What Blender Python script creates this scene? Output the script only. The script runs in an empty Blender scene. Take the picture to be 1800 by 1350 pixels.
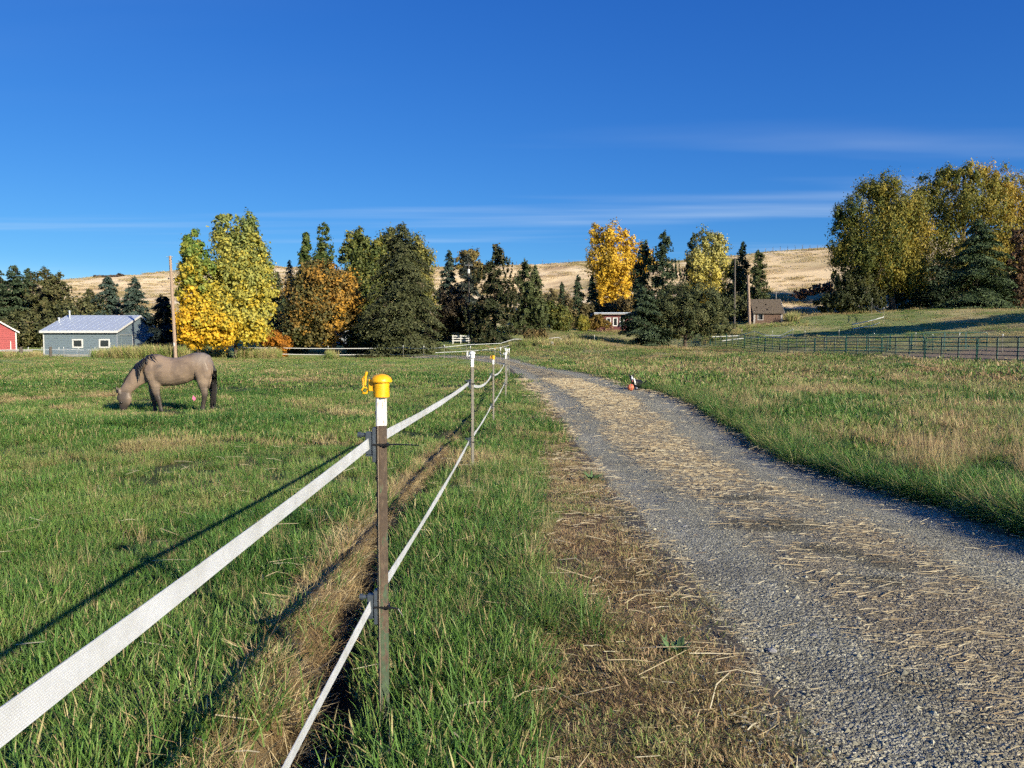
import bpy, bmesh, math, random
import numpy as np
from mathutils import Vector, Matrix

R = math.radians
random.seed(7)
rng = np.random.default_rng(7)
sc = bpy.context.scene
COL = sc.collection

# ------------------------------------------------------------------ camera, sky, sun, exposure
F_PX, EYE = 1352.0, 1.5
PITCH = math.atan(75.0 / F_PX)
cam_d = bpy.data.cameras.new('camera')
cam_d.sensor_width = 36.0
cam_d.lens = 36.0 * F_PX / 1800.0
cam_d.clip_start, cam_d.clip_end = 0.05, 5000.0
cam = bpy.data.objects.new('camera', cam_d)
cam.location = (0, 0, EYE)
cam.rotation_euler = (math.pi / 2 - PITCH, 0, 0)
COL.objects.link(cam)
sc.camera = cam

SUN_VEC = Vector((1.75, -2.0, 1.0)).normalized()
SUN_EL = math.asin(SUN_VEC.z)
SUN_AZ = math.atan2(SUN_VEC.x, SUN_VEC.y)

world = bpy.data.worlds.new('World')
sc.world = world
world.use_nodes = True
wn, wl = world.node_tree.nodes, world.node_tree.links
wn.clear()
w_out = wn.new('ShaderNodeOutputWorld')
w_bg = wn.new('ShaderNodeBackground')
w_bg.inputs['Strength'].default_value = 0.0885
sky = wn.new('ShaderNodeTexSky')
sky.sky_type = 'NISHITA'
sky.sun_disc = False
sky.sun_elevation = SUN_EL
sky.sun_rotation = SUN_AZ
sky.altitude = 800.0
sky.air_density = 1.0
sky.dust_density = 0.0
sky.ozone_density = 3.0
w_hsv = wn.new('ShaderNodeHueSaturation')
w_hsv.inputs['Saturation'].default_value = 1.12
w_hsv.inputs['Value'].default_value = 1.0
w_hsv.inputs['Hue'].default_value = 0.515
wl.new(sky.outputs['Color'], w_hsv.inputs['Color'])
# thin cirrus: a high flat layer, seen by direction / height
tc = wn.new('ShaderNodeTexCoord')
sep = wn.new('ShaderNodeSeparateXYZ')
wl.new(tc.outputs['Generated'], sep.inputs[0])
def wmath(op, a, b=None, c=None):
    n = wn.new('ShaderNodeMath'); n.operation = op
    for i, v in enumerate((a, b, c)):
        if v is None: continue
        if isinstance(v, (int, float)): n.inputs[i].default_value = v
        else: wl.new(v, n.inputs[i])
    return n.outputs[0]
zc = wmath('ADD', wmath('MAXIMUM', sep.outputs['Z'], 0.0), 0.02)
px_ = wmath('DIVIDE', sep.outputs['X'], zc)
py_ = wmath('DIVIDE', sep.outputs['Y'], zc)
cxy = wn.new('ShaderNodeCombineXYZ')
wl.new(px_, cxy.inputs[0]); wl.new(py_, cxy.inputs[1])
mp = wn.new('ShaderNodeMapping')
mp.inputs['Rotation'].default_value = (0, 0, R(24))
mp.inputs['Scale'].default_value = (0.16, 0.85, 1)
mp.inputs['Location'].default_value = (4.6, 0.4, 0)
wl.new(cxy.outputs[0], mp.inputs[0])
nz = wn.new('ShaderNodeTexNoise')
nz.inputs['Scale'].default_value = 1.0
nz.inputs['Detail'].default_value = 4.0
nz.inputs['Roughness'].default_value = 0.48
nz.inputs['Distortion'].default_value = 0.25
wl.new(mp.outputs[0], nz.inputs['Vector'])
mr = wn.new('ShaderNodeMapRange'); mr.interpolation_type = 'SMOOTHSTEP'
mr.inputs['From Min'].default_value = 0.52; mr.inputs['From Max'].default_value = 0.80
wl.new(nz.outputs['Fac'], mr.inputs['Value'])
low = wn.new('ShaderNodeMapRange')
low.inputs['From Min'].default_value = 0.08; low.inputs['From Max'].default_value = 0.27
low.inputs['To Min'].default_value = 1.0; low.inputs['To Max'].default_value = 0.04
wl.new(sep.outputs['Z'], low.inputs['Value'])
cfac = wmath('MULTIPLY', wmath('MULTIPLY', mr.outputs[0], low.outputs[0]), 0.95)
w_mix = wn.new('ShaderNodeMix'); w_mix.data_type = 'RGBA'
wl.new(cfac, w_mix.inputs['Factor'])
# deep clear-air blue: per-channel response
w_sep = wn.new('ShaderNodeSeparateColor'); w_cmb = wn.new('ShaderNodeCombineColor')
wl.new(w_hsv.outputs[0], w_sep.inputs[0])
for i, (gain, power) in enumerate(((0.29, 1.12), (0.53, 0.86), (0.80, 0.60))):
    k = 0.148
    wl.new(wmath('MULTIPLY', wmath('POWER', wmath('MULTIPLY', w_sep.outputs[i], k), power), gain / k), w_cmb.inputs[i])
w_lum = wn.new('ShaderNodeMapRange'); w_lum.interpolation_type = 'SMOOTHSTEP'   # the bright haze round the sun stays pale
w_lum.inputs['From Min'].default_value = 0.62 / 0.148; w_lum.inputs['From Max'].default_value = 1.5 / 0.148
wl.new(w_sep.outputs[0], w_lum.inputs['Value'])
w_hl = wn.new('ShaderNodeMix'); w_hl.data_type = 'RGBA'
wl.new(w_lum.outputs[0], w_hl.inputs['Factor']); wl.new(w_cmb.outputs[0], w_hl.inputs['A']); wl.new(sky.outputs['Color'], w_hl.inputs['B'])
wl.new(w_hl.outputs['Result'], w_mix.inputs['A'])
w_mix.inputs['B'].default_value = (4.2, 5.2, 6.4, 1)
wl.new(w_mix.outputs['Result'], w_bg.inputs['Color'])
wl.new(w_bg.outputs[0], w_out.inputs[0])

sun_d = bpy.data.lights.new('sun', 'SUN')
sun_d.energy = 4.7
sun_d.angle = R(0.55)
sun_d.color = (1.0, 0.91, 0.71)
sun = bpy.data.objects.new('sun', sun_d)
sun.rotation_euler = SUN_VEC.to_track_quat('Z', 'Y').to_euler()
sun.location = (30, -30, 40)
COL.objects.link(sun)

sc.view_settings.view_transform = 'Standard'
sc.view_settings.look = 'None'
sc.view_settings.exposure = 0.75
sc.view_settings.gamma = 1.0
sc.render.engine = 'CYCLES'
sc.cycles.use_denoising = False
sc.cycles.max_bounces = 4
sc.cycles.diffuse_bounces = 2
sc.cycles.use_light_tree = False
sc.cycles.use_adaptive_sampling = True
sc.cycles.adaptive_threshold = 0.03
sc.cycles.adaptive_min_samples = 8
sc.cycles.glossy_bounces = 2
sc.cycles.transmission_bounces = 4
sc.cycles.transparent_max_bounces = 8

# ------------------------------------------------------------------ helpers
def W(px, py, d):
    """the point seen at photograph pixel (px, py) at depth d metres in front of the camera"""
    u, v = (px - 900.0) / F_PX, (675.0 - py) / F_PX
    cp, sp = math.cos(PITCH), math.sin(PITCH)
    t = d / (cp + v * sp)
    return np.array((t * u, d, EYE + t * (-sp + v * cp)))

def ordinal(n):
    return ['first', 'second', 'third', 'fourth', 'fifth', 'sixth', 'seventh', 'eighth', 'ninth', 'tenth',
            'eleventh', 'twelfth', 'thirteenth', 'fourteenth', 'fifteenth', 'sixteenth'][n]

_lat = np.random.default_rng(3).random((256, 256))
def vnoise(x, y, s=1.0, seed=0):
    x = np.asarray(x, float) / s + seed * 17.31 + 1000; y = np.asarray(y, float) / s + seed * 9.77 + 1000
    xi, yi = np.floor(x).astype(int), np.floor(y).astype(int)
    fx, fy = x - xi, y - yi
    fx, fy = fx * fx * (3 - 2 * fx), fy * fy * (3 - 2 * fy)
    g = lambda a, b: _lat[a % 256, b % 256]
    return (g(xi, yi) * (1 - fx) + g(xi + 1, yi) * fx) * (1 - fy) + (g(xi, yi + 1) * (1 - fx) + g(xi + 1, yi + 1) * fx) * fy
def fbm(x, y, s=1.0, seed=0, o=4):
    t, a, n = 0, 0.5, 0
    for i in range(o):
        t = t + a * vnoise(x, y, s / 2 ** i, seed + i); n += a; a *= 0.55
    return t / n
def sstep(x, a, b):
    t = np.clip((np.asarray(x, float) - a) / (b - a), 0, 1)
    return t * t * (3 - 2 * t)

def tag(o, label=None, cat=None, group=None, kind=None):
    if label: o['label'] = label
    if cat: o['category'] = cat
    if group: o['group'] = group
    if kind: o['kind'] = kind
    return o
def empty(name, loc, rz=0.0):
    o = bpy.data.objects.new(name, None)
    o.empty_display_size = 0.2
    o.location = loc; o.rotation_euler = (0, 0, rz)
    COL.objects.link(o)
    return o

def mesh_np(name, v, faces, mat, parent=None, col=None, smooth=False, link=True):
    """faces: list of arrays (n,3)/(n,4); col: per-vertex rgb"""
    if not isinstance(faces, (list, tuple)): faces = [faces]
    faces = [np.asarray(f, np.int32) for f in faces if len(f)]
    me = bpy.data.meshes.new(name)
    v = np.asarray(v, np.float32)
    me.vertices.add(len(v)); me.vertices.foreach_set('co', v.ravel())
    nl = sum(f.size for f in faces); nf = sum(len(f) for f in faces)
    me.loops.add(nl); me.polygons.add(nf)
    me.loops.foreach_set('vertex_index', np.concatenate([f.ravel() for f in faces]))
    tot = np.concatenate([np.full(len(f), f.shape[1], np.int32) for f in faces])
    st = np.concatenate(([0], np.cumsum(tot)[:-1])).astype(np.int32)
    me.polygons.foreach_set('loop_start', st)
    me.polygons.foreach_set('loop_total', tot)
    me.polygons.foreach_set('use_smooth', np.full(nf, bool(smooth)))
    me.update(calc_edges=True)
    if col is not None:
        a = me.color_attributes.new('Col', 'FLOAT_COLOR', 'POINT')
        c = np.ones((len(v), 4), np.float32); c[:, :3] = col
        a.data.foreach_set('color', c.ravel())
    if mat is not None: me.materials.append(mat)
    o = bpy.data.objects.new(name, me)
    if link: COL.objects.link(o)
    if parent is not None: o.parent = parent
    return o

class MB:
    """collects boxes, tubes, lathes into one mesh"""
    def __init__(s): s.v = []; s.f = []
    def add(s, v, f):
        b = len(s.v); s.v += [tuple(p) for p in v]; s.f += [tuple(i + b for i in q) for q in f]; return s
    def box(s, x0, y0, z0, x1, y1, z1):
        v = [(x0, y0, z0), (x1, y0, z0), (x1, y1, z0), (x0, y1, z0), (x0, y0, z1), (x1, y0, z1), (x1, y1, z1), (x0, y1, z1)]
        return s.add(v, [(0, 3, 2, 1), (4, 5, 6, 7), (0, 1, 5, 4), (1, 2, 6, 5), (2, 3, 7, 6), (3, 0, 4, 7)])
    def tube(s, pts, r, n=8, caps=True):
        pts = [Vector(p) for p in pts]
        rs = r if isinstance(r, (list, tuple)) else [r] * len(pts)
        ring = []
        up = Vector((0, 0, 1))
        v = []
        for i, p in enumerate(pts):
            t = (pts[min(i + 1, len(pts) - 1)] - pts[max(i - 1, 0)]).normalized()
            a = t.cross(up)
            if a.length < 1e-3: a = t.cross(Vector((0, 1, 0)))
            a.normalize(); b = a.cross(t).normalized()
            for k in range(n):
                th = 2 * math.pi * k / n
                v.append(p + (a * math.cos(th) + b * math.sin(th)) * rs[i])
        f = []
        for i in range(len(pts) - 1):
            for k in range(n):
                k2 = (k + 1) % n
                f.append((i * n + k, i * n + k2, (i + 1) * n + k2, (i + 1) * n + k))
        if caps:
            f.append(tuple(range(n))[::-1]); f.append(tuple((len(pts) - 1) * n + k for k in range(n)))
        return s.add(v, f)
    def lathe(s, prof, n=16, c=(0, 0, 0)):
        v = []; f = []
        for (r, z) in prof:
            for k in range(n):
                th = 2 * math.pi * k / n
                v.append((c[0] + r * math.cos(th), c[1] + r * math.sin(th), c[2] + z))
        m = len(prof)
        for i in range(m - 1):
            for k in range(n):
                k2 = (k + 1) % n
                f.append((i * n + k, i * n + k2, (i + 1) * n + k2, (i + 1) * n + k))
        f.append(tuple(range(n))[::-1]); f.append(tuple((m - 1) * n + k for k in range(n)))
        return s.add(v, f)
    def build(s, name, mat, parent=None, smooth=False, bevel=0.0):
        me = bpy.data.meshes.new(name)
        me.from_pydata([tuple(map(float, p)) for p in s.v], [], s.f)
        bm = bmesh.new(); bm.from_mesh(me)
        bmesh.ops.recalc_face_normals(bm, faces=bm.faces)
        if bevel > 0: bmesh.ops.bevel(bm, geom=bm.edges[:], offset=bevel, segments=2, affect='EDGES', clamp_overlap=True)
        bm.to_mesh(me); bm.free()
        if smooth:
            for p in me.polygons: p.use_smooth = True
            try: me.set_sharp_from_angle(angle=R(40))
            except Exception: pass
        if mat: me.materials.append(mat)
        o = bpy.data.objects.new(name, me); COL.objects.link(o)
        if parent is not None: o.parent = parent
        return o

# ------------------------------------------------------------------ materials
def mat_new(name):
    m = bpy.data.materials.new(name); m.use_nodes = True
    nt = m.node_tree
    b = nt.nodes['Principled BSDF']
    return m, nt, b
def nd(nt, t, **kw):
    n = nt.nodes.new(t)
    for k, v in kw.items():
        if hasattr(n, k): setattr(n, k, v)
    return n
def noise(nt, scale, detail=4, rough=0.55, coord='Object', vec_scale=None):
    t = nd(nt, 'ShaderNodeTexCoord'); n = nd(nt, 'ShaderNodeTexNoise')
    n.inputs['Scale'].default_value = scale; n.inputs['Detail'].default_value = detail; n.inputs['Roughness'].default_value = rough
    if vec_scale:
        mpp = nd(nt, 'ShaderNodeMapping'); mpp.inputs['Scale'].default_value = vec_scale
        nt.links.new(t.outputs[coord], mpp.inputs[0]); nt.links.new(mpp.outputs[0], n.inputs['Vector'])
    else: nt.links.new(t.outputs[coord], n.inputs['Vector'])
    return n
def ramp(nt, src, stops):
    r = nd(nt, 'ShaderNodeValToRGB'); e = r.color_ramp.elements
    while len(e) < len(stops): e.new(0.5)
    for i, (p, c) in enumerate(stops):
        e[i].position = p; e[i].color = (*c, 1)
    nt.links.new(src, r.inputs[0]); return r
def mixc(nt, fac, a, b, mode='MIX'):
    m = nd(nt, 'ShaderNodeMix'); m.data_type = 'RGBA'; m.blend_type = mode
    for key, val in (('Factor', fac), ('A', a), ('B', b)):
        if isinstance(val, (int, float)): m.inputs[key].default_value = val
        elif isinstance(val, tuple): m.inputs[key].default_value = (*val, 1)
        else: nt.links.new(val, m.inputs[key])
    return m.outputs['Result']
def bump(nt, b, h, strength=0.3, dist=0.01):
    bp = nd(nt, 'ShaderNodeBump'); bp.inputs['Strength'].default_value = strength; bp.inputs['Distance'].default_value = dist
    nt.links.new(h, bp.inputs['Height']); nt.links.new(bp.outputs[0], b.inputs['Normal'])

def plain(name, c, rough=0.7, var=0.25, scale=6.0, metal=0.0, spec=0.4, bmp=0.0, vec_scale=None):
    """a colour with uneven wear"""
    m, nt, b = mat_new(name)
    n = noise(nt, scale, 5, 0.6, vec_scale=vec_scale)
    lo = tuple(x * (1 - var) for x in c); hi = tuple(min(1, x * (1 + var)) for x in c)
    r = ramp(nt, n.outputs['Fac'], [(0.25, lo), (0.75, hi)])
    nt.links.new(r.outputs[0], b.inputs['Base Color'])
    b.inputs['Roughness'].default_value = rough; b.inputs['Metallic'].default_value = metal
    b.inputs['Specular IOR Level'].default_value = spec
    if bmp: bump(nt, b, n.outputs['Fac'], bmp, 0.01)
    return m

def leaf_mat(name, transl=0.25, rough=0.6):
    m, nt, b = mat_new(name)
    at = nd(nt, 'ShaderNodeAttribute'); at.attribute_name = 'Col'
    nt.links.new(at.outputs['Color'], b.inputs['Base Color'])
    b.inputs['Roughness'].default_value = rough; b.inputs['Specular IOR Level'].default_value = 0.25
    tr = nd(nt, 'ShaderNodeBsdfTranslucent'); nt.links.new(at.outputs['Color'], tr.inputs[0])
    mx = nd(nt, 'ShaderNodeMixShader'); mx.inputs[0].default_value = transl
    out = nt.nodes['Material Output']
    nt.links.new(b.outputs[0], mx.inputs[1]); nt.links.new(tr.outputs[0], mx.inputs[2]); nt.links.new(mx.outputs[0], out.inputs[0])
    return m
M = {}
M['leaf'] = leaf_mat('leaf')
M['needle'] = leaf_mat('needle', 0.1, 0.65)

def vcol_mat(name, fine=(60, 0.35), rough=0.9, bmp=0.5, dist=0.02):
    m, nt, b = mat_new(name)
    at = nd(nt, 'ShaderNodeAttribute'); at.attribute_name = 'Col'
    n1 = noise(nt, fine[0], 6, 0.65); n2 = noise(nt, fine[0] / 9, 5, 0.6)
    s = nd(nt, 'ShaderNodeMath'); s.operation = 'ADD'
    nt.links.new(n1.outputs['Fac'], s.inputs[0]); nt.links.new(n2.outputs['Fac'], s.inputs[1])
    r = ramp(nt, s.outputs[0], [(0.3, (1 - fine[1],) * 3), (0.7, (1 + fine[1],) * 3)])
    mr_ = nd(nt, 'ShaderNodeMapRange'); mr_.inputs['From Min'].default_value = 0.6; mr_.inputs['From Max'].default_value = 1.4
    mr_.inputs['To Min'].default_value = 1 - fine[1]; mr_.inputs['To Max'].default_value = 1 + fine[1]
    nt.links.new(s.outputs[0], mr_.inputs[0])
    c = mixc(nt, 1.0, at.outputs['Color'], mr_.outputs[0], 'MULTIPLY')
    nt.links.new(c, b.inputs['Base Color'])
    b.inputs['Roughness'].default_value = rough; b.inputs['Specular IOR Level'].default_value = 0.15
    bump(nt, b, n1.outputs['Fac'], bmp, dist)
    return m
M['ground'] = vcol_mat('ground_soil')
M['hide'] = None

def grass_mat(name, stops, transl=0.3):
    """blade colour from the clump's own tint plus a spread per blade"""
    m, nt, b = mat_new(name)
    ti = nd(nt, 'ShaderNodeAttribute'); ti.attribute_type = 'INSTANCER'; ti.attribute_name = 'tint'
    bl = nd(nt, 'ShaderNodeAttribute'); bl.attribute_name = 'Col'
    sx = nd(nt, 'ShaderNodeSeparateColor'); nt.links.new(bl.outputs['Color'], sx.inputs[0])
    ad = nd(nt, 'ShaderNodeMath'); ad.operation = 'ADD'
    nt.links.new(ti.outputs['Fac'], ad.inputs[0]); nt.links.new(sx.outputs[0], ad.inputs[1])
    r = ramp(nt, ad.outputs[0], stops)
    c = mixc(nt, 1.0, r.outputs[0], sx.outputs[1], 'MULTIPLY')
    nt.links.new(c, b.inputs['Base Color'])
    b.inputs['Roughness'].default_value = 0.5; b.inputs['Specular IOR Level'].default_value = 0.35
    tr = nd(nt, 'ShaderNodeBsdfTranslucent'); nt.links.new(c, tr.inputs[0])
    mx = nd(nt, 'ShaderNodeMixShader'); mx.inputs[0].default_value = transl
    out = nt.nodes['Material Output']
    nt.links.new(b.outputs[0], mx.inputs[1]); nt.links.new(tr.outputs[0], mx.inputs[2]); nt.links.new(mx.outputs[0], out.inputs[0])
    return m
GSTOPS = [(0.0, (0.066, 0.160, 0.030)), (0.25, (0.124, 0.250, 0.046)), (0.45, (0.232, 0.330, 0.076)), (0.65, (0.41, 0.375, 0.15)), (0.85, (0.56, 0.45, 0.22)), (1.0, (0.48, 0.32, 0.17))]
M['grass'] = grass_mat('grass_blade', GSTOPS, .34)
M['straw'] = grass_mat('straw_stalk', [(0.0, (0.20, 0.12, 0.055)), (0.35, (0.38, 0.255, 0.115)), (0.7, (0.56, 0.42, 0.20)), (1.0, (0.68, 0.55, 0.31))], 0.1)
M['stone'] = grass_mat('gravel_stone', [(0.0, (0.11, 0.108, 0.108)), (0.5, (0.215, 0.21, 0.206)), (0.8, (0.31, 0.30, 0.285)), (1.0, (0.46, 0.43, 0.38))], 0.0)

# ------------------------------------------------------------------ terrain
CP = []
for y in (-30, 0, 4):
    for x in (-80, -40, -15, -4, 0, 4, 15, 40, 80): CP.append((x, y, 0.0))
for x, y, z in ((-40, 10, -.10), (-15, 10, -.12), (-4, 10, -.12), (0, 10, -.12), (4, 10, -.12), (20, 10, -.06), (45, 10, .1),
                (-40, 19, -.24), (-15, 19, -.25), (-4, 19, -.25), (0, 19, -.24), (5, 19, -.23), (20, 19, -.1), (45, 20, .2),
                (-50, 30, -.25), (-20, 30, -.26), (0, 30, -.26), (6, 30, -.25), (20, 32, -.08), (50, 32, .6),
                (-60, 48, -.3), (-30, 48, -.3), (-10, 48, -.3), (3, 48, -.28), (15, 48, -.12), (31, 47, .15), (60, 50, 1.2),
                (-70, 68, -.35), (-40, 68, -.36), (-15, 68, -.36), (-3, 66, -.3), (10, 66, -.1), (20, 66, .1), (29, 66, .25),
                (27.4, 82, .36), (24, 110, .55), (14, 85, .25),
                (-90, 90, -.25), (-50, 90, -.22), (-27, 92, -.4), (-15, 92, -.38), (-8, 80, -.3),
                (-100, 108, .1), (-45, 108, .0), (-15, 102, 0.2)):
    CP.append((x, y, z))
for p in ((950, 612, 82), (1000, 600, 97), (1080, 615, 80), (1130, 612, 92), (800, 602, 105), (870, 605, 100), (950, 580, 122), (1080, 578, 136),
          (1180, 588, 120), (1650, 606, 76), (1650, 587, 90), (1650, 571, 101), (1650, 546, 120), (1800, 546, 110), (1800, 586, 80), (2100, 560, 80),
          (2100, 540, 110), (1450, 600, 86), (1450, 581, 105), (1400, 560, 126), (1350, 568, 121), (1292, 582, 113), (1500, 550, 131), (1750, 540, 140),
          (110, 492, 260), (-300, 500, 260), (-900, 500, 260), (300, 480, 260), (500, 472, 260), (760, 467, 260), (900, 466, 260), (1030, 465, 260), (1200, 456, 255),
          (1340, 445, 240), (1460, 440, 230), (1700, 420, 220), (2100, 410, 210), (2600, 420, 210),
          (100, 570, 150), (-400, 570, 150), (400, 565, 150), (650, 560, 150), (200, 535, 195), (-300, 535, 195), (500, 530, 195), (750, 520, 200),
          (950, 543, 170), (950, 503, 215), (1100, 545, 165), (1250, 530, 165), (1400, 540, 152), (1400, 500, 190), (1400, 470, 212), (1600, 505, 170), (1800, 490, 165), (2100, 480, 165)):
    CP.append(tuple(W(*p)))
for x in (-400, -200, -80, 0, 80, 160, 300):
    for y, dz in ((330, 0.5), (480, -6), (900, -30)):
        CP.append((x, y, 26 + 0.02 * x + dz))
CP = np.array(CP, float)
_c2 = 6.0 ** 2
def _ker(a, b):
    return -np.sqrt(((a[:, None, :2] - b[None, :, :2]) ** 2).sum(-1) + _c2)
_n = len(CP)
_A = np.zeros((_n + 3, _n + 3)); _A[:_n, :_n] = _ker(CP, CP) - np.eye(_n) * 0.4
_A[:_n, _n:] = np.c_[np.ones(_n), CP[:, :2]]; _A[_n:, :_n] = _A[:_n, _n:].T
_w = np.linalg.solve(_A, np.r_[CP[:, 2], 0, 0, 0])

def road_l(y): return np.interp(y, [-10, 2, 5, 10, 17, 27, 36, 44, 57, 65, 80, 100], [.92, .92, .88, .93, .97, .8, .45, 0, -.4, -1.7, -7, -18])
def road_r(y): return np.interp(y, [-10, 5.6, 10, 17, 23.7, 27, 39, 46, 52, 60, 68, 80, 100], [3.8, 3.75, 3.8, 4.5, 5.0, 4.8, 4.3, 3.5, 2.7, 2.0, .6, -4, -14.5])
def verge_x(y): return np.interp(y, [1, 2.5, 5, 10, 17, 27, 40], [.0, .05, .22, .42, .52, .42, .0])
def trench_x(y): return np.interp(y, [1, 2, 2.9, 5, 7.3, 10, 17, 30], [-.64, -.70, -.80, -.98, -1.08, -1.04, -.9, -.8])

def terrain(x, y, fine=True):
    x = np.asarray(x, float); y = np.asarray(y, float); sh = np.broadcast(x, y).shape
    p = np.c_[np.broadcast_to(x, sh).ravel(), np.broadcast_to(y, sh).ravel()]
    out = np.empty(len(p))
    for i in range(0, len(p), 20000):
        q = p[i:i + 20000]
        out[i:i + 20000] = _ker(q, CP) @ _w[:_n] + _w[_n] + q @ _w[_n + 1:]
    X, Y = p[:, 0], p[:, 1]
    if fine:
        near = 1 - sstep(Y, 60, 110)
        offroad = np.maximum(sstep(-X, -road_l(Y), -road_l(Y) + .5), sstep(X, road_r(Y), road_r(Y) + .6))
        out += near * offroad * ((fbm(X, Y, 1.6, 5) - .5) * .10 + (fbm(X, Y, .35, 8, 2) - .5) * .035)
        out += sstep(Y, 120, 200) * (fbm(X, Y, 40, 11) - .5) * 3.5 + sstep(Y, 95, 130) * (fbm(X, Y, 7, 12) - .5) * .7
        xc = trench_x(Y); fade = (1 - sstep(Y, 10, 20))
        out += fade * (-.21 * np.exp(-((X - xc - .05) / .11) ** 2) + .04 * np.exp(-((X - xc + .22) / .15) ** 2))
    return out.reshape(sh)
def tz(x, y): return float(terrain(np.array([x]), np.array([y]))[0])

def axis(*seg):
    a = []
    for lo, hi, st in seg: a += list(np.arange(lo, hi - 1e-6, st))
    a.append(seg[-1][1]); return np.array(a)
gx = axis((-420, -60, 12), (-60, -8, 1.3), (-8, -2.2, .22), (-2.2, 1.3, .05), (1.3, 8, .2), (8, 70, 1.3), (70, 420, 12))
gy = axis((-30, 0, 3), (0, 1.6, .4), (1.6, 13, .1), (13, 30, .4), (30, 130, 1.4), (130, 340, 3.5), (340, 900, 40))
GX, GY = np.meshgrid(gx, gy)
GZ = terrain(GX, GY)
inroad = sstep(GX, road_l(GY) + .12, road_l(GY) + .4) * sstep(-GX, -road_r(GY) + .12, -road_r(GY) + .4) * (1 - sstep(GY, 92, 98))
GZ = GZ - .05 * inroad

def lerp(a, b, t): return a + (np.array(b) - a) * t[..., None]
def ground_colour(X, Y):
    c = np.zeros(X.shape + (3,)) + np.array((.040, .058, .018))           # soil and thatch under green grass
    n = fbm(X, Y, 3.0, 21); n2 = fbm(X, Y, .5, 22)
    c = lerp(c, (.10, .095, .04), sstep(n, .5, .75) * .8)
    far = sstep(Y, 25, 60)
    c = lerp(c, (.24, .30, .10), far * (X < 5) * .9)
    c = lerp(c, (.29, .27, .12), far * sstep(X, 3, 8) * (.5 + .5 * sstep(n, .35, .6)))
    # brown mat between the fence grass and the track
    v = sstep(X, verge_x(Y) - .2, verge_x(Y) + .15) * sstep(-X, -road_l(Y) - .3, -road_l(Y) + .15) * (1 - sstep(Y, 30, 45))
    c = lerp(c, (.135, .088, .052), v * (.5 + .5 * sstep(n2, .3, .6)))
    on = sstep(X, road_l(Y) - .15, road_l(Y) + .05) * sstep(-X, -road_r(Y) - .2, -road_r(Y)) * (1 - sstep(Y, 90, 100))
    c = lerp(c, (.10, .088, .072), on)
    # trench: bare soil, darkened to paint the hollow's shade; straw bank to its left
    xc = trench_x(Y); f = 1 - sstep(Y, 11, 20)
    c = lerp(c, (.026, .019, .013), f * np.exp(-((X - xc - .05) / .14) ** 4))
    c = lerp(c, (.26, .175, .085), f * (1 - .75 * sstep(Y, 5, 8)) * np.exp(-((X - xc + .20) / .16) ** 4) * .9)
    # pasture up the slope, dirt in the corral, dry hill
    up = sstep(Y, 78, 95) * sstep(X, 14, 28)
    c = lerp(c, (.21, .25, .08), up * .8)
    c = lerp(c, (.42, .35, .17), up * sstep(fbm(X, Y, 9, 30), .46, .62) * .8)
    cor = sstep(X, 31 - .11 * (Y - 47), 32 - .11 * (Y - 47)) * sstep(Y, 40, 48) * (1 - sstep(Y + (fbm(X, Y, 5, 31) - .5) * 8, 66 + 0.0 * X, 70)) * (X < 75)
    c = lerp(c, (.22, .165, .115), cor * .95)
    strip = np.exp(-((Y - 88 - (X - 45) * .12) / 2.5) ** 2) * sstep(X, 26, 36) * sstep(fbm(X, Y, 4, 33), .35, .55)
    c = lerp(c, (.12, .085, .06), strip * .8)
    mid = sstep(Y, 76, 90) * sstep(X, -4, 3) * (1 - sstep(X, 16, 26))
    c = lerp(c, (.30, .235, .11), mid * (.35 + .6 * sstep(fbm(X, Y, 5, 34), .42, .6)))
    hill = sstep(Y + (fbm(X, Y, 14, 35) - .5) * 20, 128, 150)
    hc = np.zeros(X.shape + (3,)) + np.array((.78, .59, .34))
    hc = lerp(hc, (.86, .70, .46), sstep(fbm(X, Y * 2.2, 16, 36), .5, .7))
    hc = lerp(hc, (.40, .27, .15), sstep(fbm(X, Y * 3, 9, 37), .52, .72) * .8)
    hc = lerp(hc, (.27, .225, .10), sstep(fbm(X, Y, 22, 38), .60, .70) * .7)
    c = c + (hc - c) * hill[..., None]
    return np.clip(c * (.8 + .4 * fbm(X, Y, 1.1, 40))[..., None], 0, 1)
gcol = ground_colour(GX, GY)
nyg, nxg = GX.shape
idx = np.arange(nyg * nxg).reshape(nyg, nxg)
gq = np.stack((idx[:-1, :-1], idx[:-1, 1:], idx[1:, 1:], idx[1:, :-1]), -1).reshape(-1, 4)
ground = mesh_np('ground', np.stack((GX, GY, GZ), -1).reshape(-1, 3), gq, M['ground'], col=gcol.reshape(-1, 3), smooth=True)
tag(ground, 'grassy paddock ground rising to dry tan hills', None, None, 'structure')

# gravel track
m, nt, b = mat_new('gravel')
at = nd(nt, 'ShaderNodeAttribute'); at.attribute_name = 'Col'
vo = nd(nt, 'ShaderNodeTexVoronoi'); vo.inputs['Scale'].default_value = 55
vo2 = nd(nt, 'ShaderNodeTexVoronoi'); vo2.inputs['Scale'].default_value = 130
tco = nd(nt, 'ShaderNodeTexCoord')
nt.links.new(tco.outputs['Object'], vo.inputs['Vector']); nt.links.new(tco.outputs['Object'], vo2.inputs['Vector'])
sp1 = nd(nt, 'ShaderNodeSeparateColor'); nt.links.new(vo.outputs['Color'], sp1.inputs[0])
sp2 = nd(nt, 'ShaderNodeSeparateColor'); nt.links.new(vo2.outputs['Color'], sp2.inputs[0])
r1 = ramp(nt, sp1.outputs[0], [(0.0, (.55,) * 3), (.7, (1.05,) * 3), (1.0, (1.7, 1.65, 1.55))])
r2 = ramp(nt, sp2.outputs[0], [(0.0, (.65,) * 3), (.8, (1.1,) * 3), (1.0, (1.5,) * 3)])
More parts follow.
